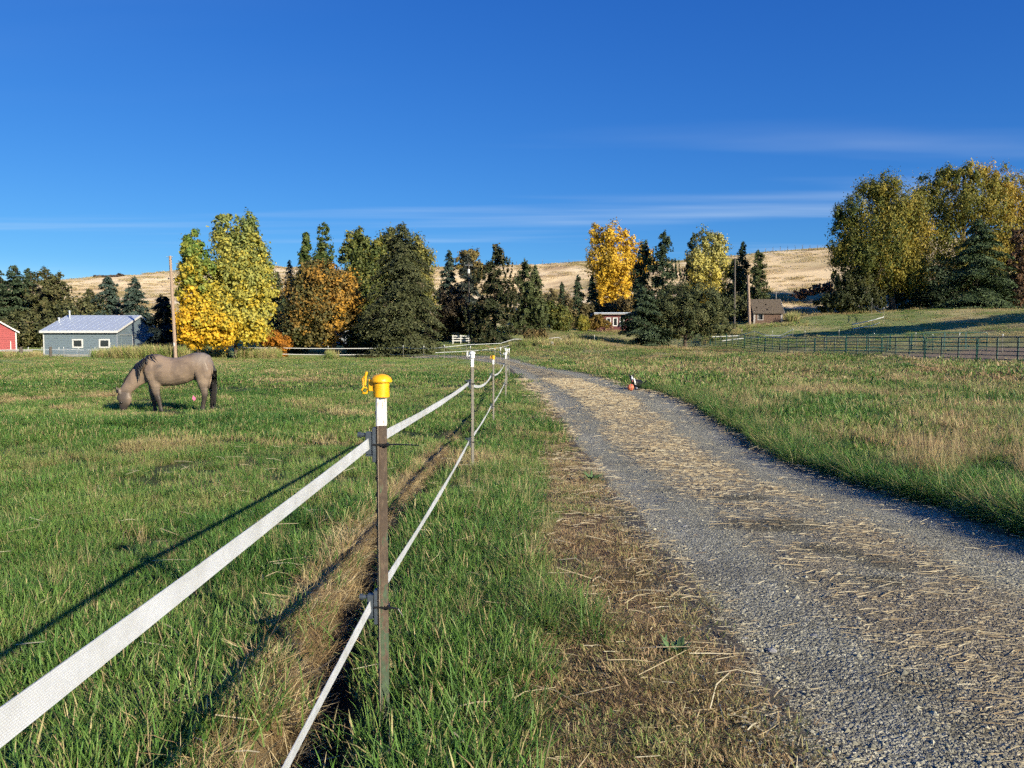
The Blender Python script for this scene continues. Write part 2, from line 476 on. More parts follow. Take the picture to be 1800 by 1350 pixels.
c = mixc(nt, 1.0, mixc(nt, 1.0, at.outputs['Color'], r1.outputs[0], 'MULTIPLY'), r2.outputs[0], 'MULTIPLY')
nt.links.new(c, b.inputs['Base Color']); b.inputs['Roughness'].default_value = .9; b.inputs['Specular IOR Level'].default_value = .2
sm = nd(nt, 'ShaderNodeMath'); sm.operation = 'MULTIPLY_ADD'; sm.inputs[1].default_value = .5
nt.links.new(vo2.outputs['Distance'], sm.inputs[0]); nt.links.new(vo.outputs['Distance'], sm.inputs[2])
inv = nd(nt, 'ShaderNodeMath'); inv.operation = 'MULTIPLY'; inv.inputs[1].default_value = -1
nt.links.new(sm.outputs[0], inv.inputs[0])
bump(nt, b, inv.outputs[0], 1.0, .02)
M['gravel'] = m
ry = axis((-6, 1.6, .4), (1.6, 13, .08), (13, 30, .3), (30, 92, 1.0))
ru = np.linspace(0, 1, 49)
RY, RU = np.meshgrid(ry, ru, indexing='ij')
rl = road_l(RY) - .12 + (fbm(RY, RY * 0, .8, 50) - .5) * .5
rr = road_r(RY) + .12 + (fbm(RY, RY * 0 + 5, .8, 51) - .5) * .5
RX = rl + (rr - rl) * RU
edge = np.minimum(RU, 1 - RU)
RZ = terrain(RX, RY) + .018 * np.clip(edge / .05, -1, 1) - .022 + .012 * sstep(edge, .03, .08)
rut = np.exp(-((RU - .13) / .08) ** 2) + np.exp(-((RU - .84) / .09) ** 2)
RZ += -.018 * rut + .015 * np.exp(-((RU - .5) / .15) ** 2) + (fbm(RX, RY, .5, 52, 3) - .5) * .03 * sstep(edge, 0, .08) + (fbm(RX, RY, .12, 53, 2) - .5) * .012
def road_straw(x, y):
    u = (x - road_l(y)) / (road_r(y) - road_l(y))
    k = np.exp(-((u - .47 + .10 * (fbm(x, y, 1.3, 54) - .5)) / .20) ** 6) * (.15 * sstep(y, 5, 10) + .26 + .62 * sstep(fbm(x, y * .8, .42, 55), .34, .58))
    k = k + .8 * np.exp(-((u + .01) / .09) ** 2) * sstep(fbm(x, y, .5, 56), .3, .6) + .45 * np.exp(-((u - 1.0) / .06) ** 2)
    return np.clip(k, 0, 1)
rs_ = road_straw(RX, RY)
rc = np.zeros(RX.shape + (3,)) + np.array((.365, .348, .262))
rc = lerp(rc, (.285, .27, .21), sstep(fbm(RX, RY, .9, 57), .5, .7) * .8)
rc = lerp(rc, (.42, .405, .33), np.clip(rut, 0, 1) * sstep(fbm(RX, RY * .4, .6, 59), .35, .6) * .7)
rc = lerp(rc, (.27, .205, .125), rs_ * .7)
rc = lerp(rc, (.47, .385, .235), np.clip(rs_ * 1.15, 0, 1) * sstep(RY, 5, 13) * .95)
rc = lerp(rc, (.09, .075, .04), sstep(fbm(RX, RY, .7, 58), .58, .7) * np.exp(-((RU - .42) / .2) ** 2) * .7)
idx = np.arange(RX.size).reshape(RX.shape)
rq = np.stack((idx[:-1, :-1], idx[:-1, 1:], idx[1:, 1:], idx[1:, :-1]), -1).reshape(-1, 4)
road = mesh_np('gravel_road', np.stack((RX, RY, RZ), -1).reshape(-1, 3), rq, M['gravel'], col=np.clip(rc, 0, 1).reshape(-1, 3), smooth=True)
tag(road, 'grey gravel farm track with straw strewn between its ruts', None, None, 'structure')

# ------------------------------------------------------------------ loose cover: grass, straw, gravel (uncountable)
def blade_mesh(name, blades, mat):
    """blades: list of (x, y, height, width, azimuth, lean, curl, hue, bright)"""
    v = []; q = []; t = []; c = []
    for (x, y, h, w, az, lean, curl, hue, br) in blades:
        dx, dy = math.cos(az), math.sin(az); sx, sy = -dy, dx
        tw = random.uniform(-.8, .8); sx, sy = sx * math.cos(tw) - sy * math.sin(tw), sx * math.sin(tw) + sy * math.cos(tw)
        b0 = len(v)
        for i, f in enumerate((0, .38, .72)):
            ang = lean + curl * f; r = h * f
            px, pz = r * math.sin(lean + curl * f * .5), r * math.cos(lean + curl * f * .5)
            ww = w * (1, .85, .6)[i] * .5
            v.append((x + dx * px - sx * ww, y + dy * px - sy * ww, pz)); v.append((x + dx * px + sx * ww, y + dy * px + sy * ww, pz))
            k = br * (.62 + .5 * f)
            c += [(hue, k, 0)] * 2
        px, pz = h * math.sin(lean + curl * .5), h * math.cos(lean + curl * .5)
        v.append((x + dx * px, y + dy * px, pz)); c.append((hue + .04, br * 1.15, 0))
        q += [(b0, b0 + 1, b0 + 3, b0 + 2), (b0 + 2, b0 + 3, b0 + 5, b0 + 4)]; t.append((b0 + 4, b0 + 5, b0 + 6))
    return mesh_np(name, v, [np.array(q), np.array(t)], mat, col=np.array(c), link=False)
def clump(name, n, rad, h, w, lean, curl, mat, hue=(-.14, .16), seed=0, deadfrac=.18):
    random.seed(seed); bl = []
    for i in range(n):
        r = rad * math.sqrt(random.random()); a = random.uniform(0, 6.283)
        dead = random.random() < deadfrac
        bl.append((r * math.cos(a), r * math.sin(a), random.uniform(*h) * (1 if not dead else .9), random.uniform(*w), a + random.uniform(-1.2, 1.2) if random.random() < .7 else random.uniform(0, 6.283),
                   random.uniform(*lean), random.uniform(*curl), random.uniform(*hue) + (.55 if dead else 0), random.uniform(.75, 1.25)))
    return blade_mesh(name, bl, mat)
def stone_mesh(name, seed):
    rg = np.random.default_rng(seed)
    bm = bmesh.new(); bmesh.ops.create_icosphere(bm, subdivisions=1, radius=1.0)
    s = rg.uniform((.7, .6, .35), (1.2, 1.0, .75))
    for vv in bm.verts:
        k = 1 + rg.uniform(-.28, .28); vv.co = Vector((vv.co.x * s[0] * k, vv.co.y * s[1] * k, vv.co.z * s[2] * k))
    v = np.array([tuple(x.co) for x in bm.verts]); f = np.array([[x.index for x in fc.verts] for fc in bm.faces]); bm.free()
    return mesh_np(name, v, f, M['stone'], col=np.tile((0.0, 1.0, 0.0), (len(v), 1)), link=False)

def scatter(name, pts, rot, scl, tint, srcs, label, var=None):
    n = len(pts)
    o = mesh_np(name, pts, [], None) if False else None
    me = bpy.data.meshes.new(name)
    me.vertices.add(n); me.vertices.foreach_set('co', np.asarray(pts, np.float32).ravel())
    a = me.attributes.new('rot', 'FLOAT_VECTOR', 'POINT'); a.data.foreach_set('vector', np.asarray(rot, np.float32).ravel())
    s = np.asarray(scl, np.float32)
    if s.ndim == 1: s = np.repeat(s[:, None], 3, 1)
    a = me.attributes.new('scl', 'FLOAT_VECTOR', 'POINT'); a.data.foreach_set('vector', s.ravel())
    a = me.attributes.new('tint', 'FLOAT', 'POINT'); a.data.foreach_set('value', np.asarray(tint, np.float32))
    a = me.attributes.new('variant', 'INT', 'POINT'); a.data.foreach_set('value', (rng.integers(0, len(srcs), n) if var is None else var).astype(np.int32))
    o = bpy.data.objects.new(name, me); COL.objects.link(o)
    ng = bpy.data.node_groups.new(name + '_scatter', 'GeometryNodeTree')
    ng.interface.new_socket('Geometry', in_out='INPUT', socket_type='NodeSocketGeometry')
    ng.interface.new_socket('Geometry', in_out='OUTPUT', socket_type='NodeSocketGeometry')
    gi = ng.nodes.new('NodeGroupInput'); go = ng.nodes.new('NodeGroupOutput')
    iop = ng.nodes.new('GeometryNodeInstanceOnPoints')
    jn = ng.nodes.new('GeometryNodeJoinGeometry')
    for sobj in srcs:
        oi = ng.nodes.new('GeometryNodeObjectInfo'); oi.inputs['Object'].default_value = sobj; oi.inputs['As Instance'].default_value = False
        gt = ng.nodes.new('GeometryNodeGeometryToInstance')
        ng.links.new(oi.outputs['Geometry'], gt.inputs[0]); ng.links.new(gt.outputs[0], jn.inputs[0])
    def named(nm, typ):
        k = ng.nodes.new('GeometryNodeInputNamedAttribute'); k.data_type = typ; k.inputs['Name'].default_value = nm
        return [q for q in k.outputs if q.enabled][0]
    e2r = ng.nodes.new('FunctionNodeEulerToRotation')
    ng.links.new(named('rot', 'FLOAT_VECTOR'), e2r.inputs[0])
    ng.links.new(gi.outputs[0], iop.inputs['Points']); ng.links.new(jn.outputs[0], iop.inputs['Instance'])
    iop.inputs['Pick Instance'].default_value = True
    ng.links.new(named('variant', 'INT'), iop.inputs['Instance Index'])
    ng.links.new(e2r.outputs[0], iop.inputs['Rotation']); ng.links.new(named('scl', 'FLOAT_VECTOR'), iop.inputs['Scale'])
    ng.links.new(iop.outputs[0], go.inputs[0])
    md = o.modifiers.new('scatter', 'NODES'); md.node_group = ng
    tag(o, label, None, None, 'stuff')
    return o

def litter(name, pts, rotz, tilt, length, width, tint, bend, label):
    """loose stalks as one real mesh: two bent segments each"""
    n = len(pts); ca, sa = np.cos(rotz), np.sin(rotz)
    dr = np.c_[ca * np.cos(tilt), sa * np.cos(tilt), np.sin(tilt)]; sd = np.c_[-sa, ca, np.zeros(n)]
    w = (width / 2)[:, None]; Lh = length[:, None]
    mid = pts + sd * (bend * length)[:, None] + np.array((0, 0, 1)) * np.abs(bend * length)[:, None] * .5
    a, c = pts - dr * Lh / 2, pts + dr * Lh / 2
    nw = np.c_[sd[:, 0] * .8, sd[:, 1] * .8, np.full(n, .6)]
    v = np.stack((a - nw * w, a + nw * w, mid - nw * w, mid + nw * w, c - nw * w * .5, c + nw * w * .5), 1).reshape(-1, 3)
    b = np.arange(n)[:, None] * 6
    f = np.concatenate((b + np.array((0, 1, 3, 2)), b + np.array((2, 3, 5, 4))))
    st = np.array(((.24, .165, .09), (.42, .32, .18), (.60, .50, .31), (.72, .64, .44)))
    k = np.clip(tint, 0, .999) * 3; i = k.astype(int); col = st[i] + (st[i + 1] - st[i]) * (k - i)[:, None]
    o = mesh_np(name, v, f, M['leaf'], col=np.repeat(col, 6, 0)); tag(o, label, None, None, 'stuff'); return o
def cand(bands, margin=.74):
    X, Y, B = [], [], []
    for i, (y0, y1, dens) in enumerate(bands):
        wmax = margin * y1 + 1.2
        n = int(2 * wmax * (y1 - y0) * dens)
        x = rng.uniform(-wmax, wmax, n); y = rng.uniform(y0, y1, n)
        k = np.abs(x) < margin * y + 1.2
        X.append(x[k]); Y.append(y[k]); B.append(np.full(k.sum(), i))
    return np.concatenate(X), np.concatenate(Y), np.concatenate(B)
def lay(x, y, up=0.0): return np.c_[x, y, terrain(x, y) + up]
def spin(n, tilt=.12): return np.c_[rng.normal(0, tilt, n), rng.normal(0, tilt, n), rng.uniform(0, 6.283, n)]

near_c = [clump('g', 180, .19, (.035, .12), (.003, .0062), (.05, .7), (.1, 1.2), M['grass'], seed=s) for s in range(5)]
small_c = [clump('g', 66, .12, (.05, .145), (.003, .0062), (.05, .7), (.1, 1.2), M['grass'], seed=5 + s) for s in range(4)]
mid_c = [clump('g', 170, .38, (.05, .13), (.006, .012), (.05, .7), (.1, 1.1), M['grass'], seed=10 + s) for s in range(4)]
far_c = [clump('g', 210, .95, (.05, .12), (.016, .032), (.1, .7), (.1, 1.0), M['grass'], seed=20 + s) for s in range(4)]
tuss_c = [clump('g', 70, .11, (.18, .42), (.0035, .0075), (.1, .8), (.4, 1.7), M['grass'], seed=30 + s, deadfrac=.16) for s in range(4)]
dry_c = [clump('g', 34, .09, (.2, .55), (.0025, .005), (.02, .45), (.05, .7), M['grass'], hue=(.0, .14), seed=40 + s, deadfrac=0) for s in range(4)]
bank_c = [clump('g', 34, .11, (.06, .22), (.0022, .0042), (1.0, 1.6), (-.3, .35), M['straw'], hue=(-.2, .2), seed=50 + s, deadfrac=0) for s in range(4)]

# field tints
def field_tint(x, y):
    n = fbm(x, y, 4.0, 60); n2 = fbm(x, y, .8, 61); n3 = fbm(x, y, 1.7, 62)
    t = .20 + (n - .5) * .75 + (n2 - .5) * .55
    t = t + .50 * sstep(n3, .60, .72)
    right = sstep(x, road_r(y) + .2, road_r(y) + 3)
    t = t + right * (.06 + .50 * sstep(fbm(x, y, 2.6, 63), .44, .64))
    far = sstep(y, 20, 70)
    t = t + far * (1 - right) * .17 - right * .05
    mid = sstep(y, 66, 84) * sstep(x, -6, 2)
    t = t + mid * .25
    return t

def near_dens(x, y):
    xc = trench_x(y)
    d_ = ((x < road_l(y) - .05) | (x > road_r(y) + .1)).astype(float)
    d_[(x > xc - np.interp(y, [2, 4, 6, 8, 12], [.34, .30, .22, .15, .1])) & (x < xc + .10) & (y < 12)] = .22
    d_[(x > xc - .1) & (x < xc + .20) & (y < 14)] = 0.0
    d_[((x + .47) / .17) ** 2 + ((y - 2.7) / .42) ** 2 < 1] *= .25
    ve = (x > verge_x(y) + .5 * (fbm(x, y, .6, 70) - .5)) & (x < road_l(y))
    d_[ve] = .22 * sstep(fbm(x, y, .45, 71), .38, .62)[ve]
    er = (x > road_r(y)) & (x < road_r(y) + .3); d_[er] *= .5
    return d_ * (1 - .75 * sstep(fbm(x, y, .7, 72), .64, .72))
for kind_ in (0, 1):
    x, y, bnd = cand([(1.7, 4.2, 62), (4.2, 7.5, 36), (7.5, 12, 19)] if kind_ == 0 else [(1.7, 4.2, 175), (4.2, 7.5, 95), (7.5, 12, 45)])
    strip_ = (x > -1.75) & (x < 1.2) | (np.abs(x - road_r(y) - .25) < .45)
    keep = (strip_ if kind_ else ~strip_) & (rng.random(len(x)) < near_dens(x, y))
    x, y = x[keep], y[keep]
    t = field_tint(x, y); t[(x > -.45) & (x < .4)] -= .03
    vz = (x > verge_x(y)) & (x < 1.2); t[vz] += .18 + .3 * rng.random(vz.sum())
    s = (.45 + 1.15 * fbm(x, y, 1.1, 73)) * rng.uniform(.7, 1.3, len(x)); s[vz] *= .5
    s[(x > -.5) & (x < .1)] *= 1.15
    scatter('fence_side_grass' if kind_ else 'grass', lay(x, y, -.008), spin(len(x), .12 if kind_ else .05), s, t + rng.normal(0, .05, len(x)), small_c if kind_ else near_c,
            'short green grass right beside the fence and track edge' if kind_ else 'short green paddock grass close to the camera')

x, y, bnd = cand([(12, 18, 14), (18, 28, 7)])
keep = ((x < road_l(y) - .28) | (x > road_r(y) + .28))
keep &= ~((np.abs(x - trench_x(y)) < .25) & (y < 17))
keep &= rng.random(len(x)) < 1 - .6 * sstep(fbm(x, y, 1.2, 72), .62, .72)
x, y = x[keep], y[keep]
t = field_tint(x, y)
s = (.7 + .7 * fbm(x, y, 1.8, 74)) * rng.uniform(.75, 1.25, len(x)); s *= 1 + .7 * sstep(x, road_r(y), road_r(y) + 2); s *= 1 - .45 * np.exp(-(((x + 8.6) / 2.6) ** 2 + ((y - 18.9) / 1.6) ** 2))
scatter('meadow_grass', lay(x, y, -.01), spin(len(x), .12), s, t + rng.normal(0, .06, len(x)), mid_c, 'mid distance paddock grass around the horse and dog')

x, y, bnd = cand([(28, 45, 2.0), (45, 92, .75)])
keep = ((x < road_l(y) - .7) | (x > road_r(y) + .7)) & ~((x > 30.5 - .11 * (y - 47)) & (y > 42)) & ~((x < -8) & (y > 92))
keep &= rng.random(len(x)) < 1 - .5 * sstep(fbm(x, y, 2.5, 72), .6, .72)
x, y = x[keep], y[keep]
t = field_tint(x, y)
s = (.6 + .8 * fbm(x, y, 4, 75)) * rng.uniform(.7, 1.3, len(x)); s *= 1 + .6 * sstep(x, road_r(y), road_r(y) + 2)
scatter('pasture_grass', lay(x, y, -.02), spin(len(x), .1), s, t + rng.normal(0, .07, len(x)), far_c, 'far pasture grass reaching to the trees and corral')

n = 1500
y = rng.uniform(28, 62, n); sd = rng.random(n) < .5
x = np.where(sd, road_l(y) - .3 - .8 * rng.random(n), road_r(y) + .3 + .8 * rng.random(n))
scatter('track_edge_grass', lay(x, y, -.01), spin(n, .1), rng.uniform(.5, 1.1, n), field_tint(x, y) + rng.normal(0, .08, n), small_c, 'grass fringing the far bend of the track')
# slope behind the corral and the rough ground in the middle
n = 2600
x = rng.uniform(-8, 95, n); y = rng.uniform(74, 128, n)
keep = (np.abs(x) < .76 * y) & ~((x < 30) & (y < 84) & (x > 29 - .11 * (y - 47)))
keep &= ~((x < road_r(y) + .5) & (x > road_l(y) - .3)) & ~((x > 31 - .11 * (y - 47)) & (y < 70))
x, y = x[keep], y[keep]
t = .18 + .75 * sstep(fbm(x, y, 8, 30), .40, .60) * rng.uniform(.5, 1, len(x))
scatter('slope_grass', lay(x, y, -.03), spin(len(x), .1), rng.uniform(.7, 1.6, len(x)), t, far_c, 'mixed green and dry grass on the slope behind the corral')

n = 7000
y = rng.uniform(128, 275, n); x = rng.uniform(-.72, .72, n) * y
keep = fbm(x, y * 2, 12, 95) > .42
x, y = x[keep], y[keep]
hill_c = [clump('g', 150, 1.3, (.10, .30), (.03, .06), (.1, .6), (.1, .8), M['grass'], hue=(-.08, .08), seed=60 + s, deadfrac=0) for s in range(3)]
scatter('hill_grass', lay(x, y, -.03), spin(len(x), .05), rng.uniform(.9, 2.0, len(x)), .74 + .16 * fbm(x, y * 2, 14, 96) + rng.normal(0, .05, len(x)), hill_c, 'dry golden grass covering the hill')
# tussocks: right edge of the track, some by the post
tx, ty, ts, tt = [], [], [], []
for i in range(1100):
    yy = 4.6 + 24 * rng.random() ** 1.6; off = abs(rng.normal(0, .45)) + .08
    if fbm(yy, off * 3, .9, 80) < .42: continue
    tx.append(float(road_r(yy)) + off); ty.append(yy); ts.append(rng.uniform(.65, 1.35)); tt.append(rng.uniform(-.02, .24) + (.45 if rng.random() < .13 else 0))
for i in range(26):
    tx.append(.17 + rng.normal(0, .13)); ty.append(3.85 + rng.normal(0, .16)); ts.append(rng.uniform(.45, .75)); tt.append(rng.uniform(.1, .4))
for i in range(170):
    yy = rng.uniform(3.1, 16); tx.append(rng.uniform(-.42, .0)); ty.append(yy); ts.append(rng.uniform(.35, .6)); tt.append(rng.uniform(.08, .35))
for i in range(260):
    yy = 2.2 + 16 * rng.random(); xx = -1.6 - rng.random() * .65 * yy
    if vnoise(xx, yy, 1.3, 81) < .5: continue
    tx.append(xx); ty.append(yy); ts.append(rng.uniform(.3, .5)); tt.append(rng.uniform(.05, .35))
for i in range(1500):
    yy = 6 + 34 * rng.random(); xx = float(road_r(yy)) + 1 + rng.random() * (.7 * yy)
    if xx > .76 * yy or vnoise(xx, yy, 1.6, 82) < .42: continue
    tx.append(xx); ty.append(yy); ts.append(rng.uniform(.4, .85)); tt.append(rng.uniform(.03, .45))
tx, ty = np.array(tx), np.array(ty)
scatter('tussock_grass', lay(tx, ty, -.01), spin(len(tx), .1), np.array(ts), np.array(tt), tuss_c, 'longer arching tussocks of grass along the track edge')

# standing dry stalks
dx, dy, ds = [], [], []
for i in range(5200):
    yy = 5 + 45 * rng.random() ** 1.2; xx = float(road_r(yy)) + .5 + rng.random() * .72 * yy
    if xx > .76 * yy + 1 or fbm(xx, yy, 2.2, 83) < .53: continue
    dx.append(xx); dy.append(yy); ds.append(rng.uniform(.45, 1.0) * (1 + .006 * yy))
for i in range(26):
    dx.append(4.75 + rng.normal(0, .22)); dy.append(8.8 + rng.normal(0, .35)); ds.append(rng.uniform(.9, 1.5))
for i in range(260):
    yy = 3 + 24 * rng.random(); xx = -1.4 - rng.random() * .66 * yy
    dx.append(xx); dy.append(yy); ds.append(rng.uniform(.3, .55))
for i in range(70):
    yy = rng.uniform(3.4, 20); dx.append(rng.uniform(-.5, .3)); dy.append(yy); ds.append(rng.uniform(.35, .7))
dx, dy = np.array(dx), np.array(dy)
scatter('dry_stalks', lay(dx, dy, -.01), spin(len(dx), .12), np.array(ds), rng.uniform(.62, .95, len(dx)), dry_c, 'dry standing grass stalks scattered through the pasture')

# tall reeds at the far side of the paddock
rx, ryy, rss, rt = [], [], [], []
for (p0, p1, d0, n, s0) in ((198, 262, 84, 170, 2.6), (255, 330, 84, 210, 2.9), (330, 400, 90, 90, 2.2), (420, 490, 88, 150, 2.4), (0, 75, 84, 80, 1.6), (165, 185, 84, 26, 2.2), (575, 590, 90, 20, 2.2),
                            (900, 1060, 88, 240, 1.9), (1000, 1100, 105, 200, 2.0), (1230, 1320, 112, 120, 1.5), (1320, 1420, 114, 110, 1.0), (1385, 1400, 121, 40, 3.0), (920, 960, 86, 60, 2.4)):
    for i in range(n):
        p = W(rng.uniform(p0, p1), 610, d0 + rng.uniform(-2.5, 2.5)); rx.append(p[0]); ryy.append(p[1]); rss.append(s0 * rng.uniform(.7, 1.2)); rt.append(rng.uniform(.45, .92))
rx, ryy = np.array(rx), np.array(ryy)
reed_c = [clump('g', 40, .16, (.2, .55), (.012, .022), (.02, .35), (.05, .6), M['grass'], hue=(-.15, .1), seed=90 + s, deadfrac=0) for s in range(3)]
scatter('reed_grass', lay(rx, ryy, -.02), spin(len(rx), .08), np.array(rss), np.array(rt), reed_c, 'tall pale reed grass growing in front of the buildings and shrubs')

# straw bank along the furrow
n = 2500
y = 1.9 + 12 * rng.random(n) ** 1.5; xc = trench_x(y)
wdt = np.interp(y, [2, 4, 6, 8, 14], [.30, .27, .20, .13, .08])
x = xc - .03 - wdt * rng.random(n) + rng.normal(0, .03, n)
keep = rng.random(n) < np.clip(.35 + 1.2 * (fbm(x, y, .6, 85) - .25), .1, 1)
x, y = x[keep], y[keep]
scatter('straw_bank', lay(x, y, .005), spin(len(x), .35), rng.uniform(.45, .95, len(x)), np.clip(rng.normal(.6, .3, len(x)) + .5 * (fbm(x, y, .25, 91) - .5), 0, 1.05), bank_c, 'matted dead straw along the furrow beside the fence')
# lying straws
n = 120000
y = 2.1 + 34 * rng.random(n) ** 1.9; x = rng.uniform(-.35, 5.2, n)
k = road_straw(x, y)
k = np.maximum(k, .38 * ((x > verge_x(y) - .1) & (x < road_l(y))) * sstep(fbm(x, y, .6, 86), .35, .6))
k = np.maximum(k, .05 * (x < road_r(y)))
keep = (rng.random(n) < k * np.interp(y, [2, 4, 7, 12, 20], [.26, .32, .42, .5, .55])) & (x < road_r(y) + .15)
x, y = x[keep], y[keep]; n = len(x)
L = rng.gamma(1.4, .030, n) + .015; L = np.minimum(L, .32) * (1 + .02 * y)
ang = np.where(rng.random(n) < .55, rng.normal(.05, .35, n), rng.uniform(-1.6, 1.6, n))
zz = terrain(x, y) + .012 + .014 * (x > road_l(y)) + rng.random(n) * .012
litter('straw', np.c_[x, y, zz], ang, rng.normal(0, .05, n), L, (.0014 + .00055 * y) * rng.uniform(.6, 1.3, n), rng.normal(.50, .26, n), rng.normal(0, .05, n), 'loose straw stalks strewn on the track and verge')
n = 460
y = 2.3 + 12 * rng.random(n) ** 1.4; x = rng.uniform(-4.8, .95, n)
x[:120] = rng.uniform(.0, .9, 120)
L = rng.uniform(.08, .3, n); L[:120] = rng.uniform(.12, .5, 120)
litter('fallen_stalks', np.c_[x, y, terrain(x, y) + np.where(x < -.1, .07, .03)], rng.uniform(-3.1, 3.1, n), rng.uniform(-.25, .25, n), L, rng.uniform(.003, .006, n), rng.uniform(.45, 1, n), rng.normal(0, .08, n), 'long pale stalks lying across the grass')

# gravel stones
n = 34000
y = 2.2 + 8 * rng.random(n) ** 1.9; u = rng.random(n)
x = road_l(y) - .1 + (road_r(y) - road_l(y) + .2) * u
k = .45 + .7 * (np.exp(-((u - .16) / .14) ** 2) + .6 * np.exp(-((u - .84) / .12) ** 2)); k *= 1 - .6 * road_straw(x, y)
keep = (rng.random(n) < k) & (x < .8 * y + .4)
x, y = x[keep], y[keep]; n = len(x)
sz = np.clip(rng.gamma(1.1, .0021, n) + .0024, 0, .017)
u2 = (x - road_l(y)) / (road_r(y) - road_l(y))
rutz = -.018 * (np.exp(-((u2 - .13) / .08) ** 2) + np.exp(-((u2 - .84) / .09) ** 2)) + .015 * np.exp(-((u2 - .5) / .15) ** 2)
z = terrain(x, y) + .008 + rutz + (fbm(x, y, .5, 52, 3) - .5) * .03 + sz * .15
# faceted pebbles: a squashed, jittered octahedron with a belt of six
bv = np.array([(0, 0, 1)] + [(math.cos(a), math.sin(a), 0) for a in np.arange(6) * math.pi / 3] + [(0, 0, -1)])
bf = [(0, 1 + i, 1 + (i + 1) % 6) for i in range(6)]
v = bv[None] * rng.uniform(.7, 1.3, (n, 8, 1)) * np.stack((rng.uniform(.8, 1.4, n), rng.uniform(.7, 1.1, n), rng.uniform(.4, .85, n)), -1)[:, None, :]
v += rng.normal(0, .12, v.shape)
ra = rng.uniform(0, 6.283, n); c_, s_ = np.cos(ra), np.sin(ra)
v = np.stack((v[..., 0] * c_[:, None] - v[..., 1] * s_[:, None], v[..., 0] * s_[:, None] + v[..., 1] * c_[:, None], v[..., 2]), -1)
v = v * sz[:, None, None] + np.c_[x, y, z][:, None, :]
f = (np.arange(n)[:, None, None] * 8 + np.array(bf)[None]).reshape(-1, 3)
tn = np.clip(rng.beta(2.2, 3.0, n) + .4 * (rng.random(n) < .04), 0, 1)[:, None]
pc = np.array((.175, .165, .122)) + tn * np.array((.33, .305, .225))
pebb = mesh_np('gravel_stones', v.reshape(-1, 3), f, vcol_mat('pebble', (90, .2), .9, .2, .002), col=np.repeat(pc, 8, 0))
tag(pebb, 'small grey crushed stones covering the track', None, None, 'stuff')

# low weedy mat on the brown verge
weed_c = [clump('g', 260, .19, (.015, .045), (.0025, .0055), (.5, 1.5), (0, .6), M['grass'], hue=(-.2, .25), seed=120 + s, deadfrac=.35) for s in range(4)]
n = 2400
y = 2.1 + 20 * rng.random(n) ** 1.6; x = rng.uniform(-.15, 1.05, n)
keep = (x < road_l(y) + .04) & (x > verge_x(y) - .15) & (rng.random(n) < .4 + .9 * sstep(fbm(x, y, .5, 88), .35, .65))
x, y = x[keep], y[keep]
scatter('weed_mat', lay(x, y, .0), spin(len(x), .1), rng.uniform(.5, 1.2, len(x)), .42 + .75 * fbm(x, y, .35, 89) + rng.normal(0, .14, len(x)), weed_c, 'brown and green low weeds matted on the verge')
# ------------------------------------------------------------------ trees and shrubs
def pal_pick(pal, k, jit=.18):
    """pal: list of rgb; k in 0..1 chooses along the list"""
    pal = np.array(pal); n = len(pal)
    f = np.clip(k, 0, .9999) * (n - 1); i = f.astype(int); fr = (f - i)[:, None]
    c = pal[i] * (1 - fr) + pal[np.minimum(i + 1, n - 1)] * fr
    return np.clip(c * (1 + rng.normal(0, jit, len(k)))[:, None], .004, 1)

def cards(cen, size, aspect, normal_bias=None, axis=None):
    """diamond leaf faces; axis = long direction (n,3) or None for random"""
    n = len(cen)
    a = rng.normal(0, 1, (n, 3)) if axis is None else axis + rng.normal(0, .25, (n, 3))
    a /= np.linalg.norm(a, axis=1)[:, None] + 1e-9
    if normal_bias is None: b = rng.normal(0, 1, (n, 3)); b -= (b * a).sum(1)[:, None] * a
    else:
        nb = normal_bias / (np.linalg.norm(normal_bias, axis=1)[:, None] + 1e-9) + rng.normal(0, .42, (n, 3))
        nb /= np.linalg.norm(nb, axis=1)[:, None] + 1e-9
        a = a - (a * nb).sum(1)[:, None] * nb * .85; a /= np.linalg.norm(a, axis=1)[:, None] + 1e-9
        b = np.cross(nb, a)
    b /= np.linalg.norm(b, axis=1)[:, None] + 1e-9
    s = np.asarray(size)[:, None]
    v = np.stack((cen - a * s * .5, cen + b * s * .5 * aspect, cen + a * s * .5, cen - b * s * .5 * aspect), 1).reshape(-1, 3)
    f = np.arange(n * 4).reshape(n, 4)
    return v, f

def trunk_and_limbs(base, top, r0, targets, mat, parent, name='trunk'):
    mb = MB()
    base = Vector(base); top = Vector(top)
    pts = []; 
    for i in range(7):
        f = i / 6; p = base.lerp(top, f); p.x += random.uniform(-.03, .03) * (top.z - base.z) * .3; p.y += random.uniform(-.03, .03) * (top.z - base.z) * .3
        pts.append(p)
    pts[0] = base - Vector((0, 0, .3))
    mb.tube(pts, [r0 * 1.25] + [r0 * (1 - .85 * i / 6) for i in range(1, 7)], 8)
    for tg in targets:
        tg = Vector(tg); f = max(.12, min(.85, (tg.z - base.z) / max(.1, top.z - base.z) - .25)); st = base.lerp(top, f)
        mid = st.lerp(tg, .5) + Vector((random.uniform(-.2, .2), random.uniform(-.2, .2), .08 * (tg - st).length))
        rr = r0 * (1 - .8 * f) * .45
        mb.tube([st, mid, tg], [rr, rr * .6, rr * .2], 5)
    return mb.build(name, mat, parent, smooth=True)

M['bark'] = plain('bark', (.10, .075, .055), .95, .4, 5, bmp=.6, vec_scale=(6, 6, 1))
M['bark_pale'] = plain('pale_bark', (.55, .52, .47), .9, .45, 4, bmp=.3, vec_scale=(3, 3, 1))

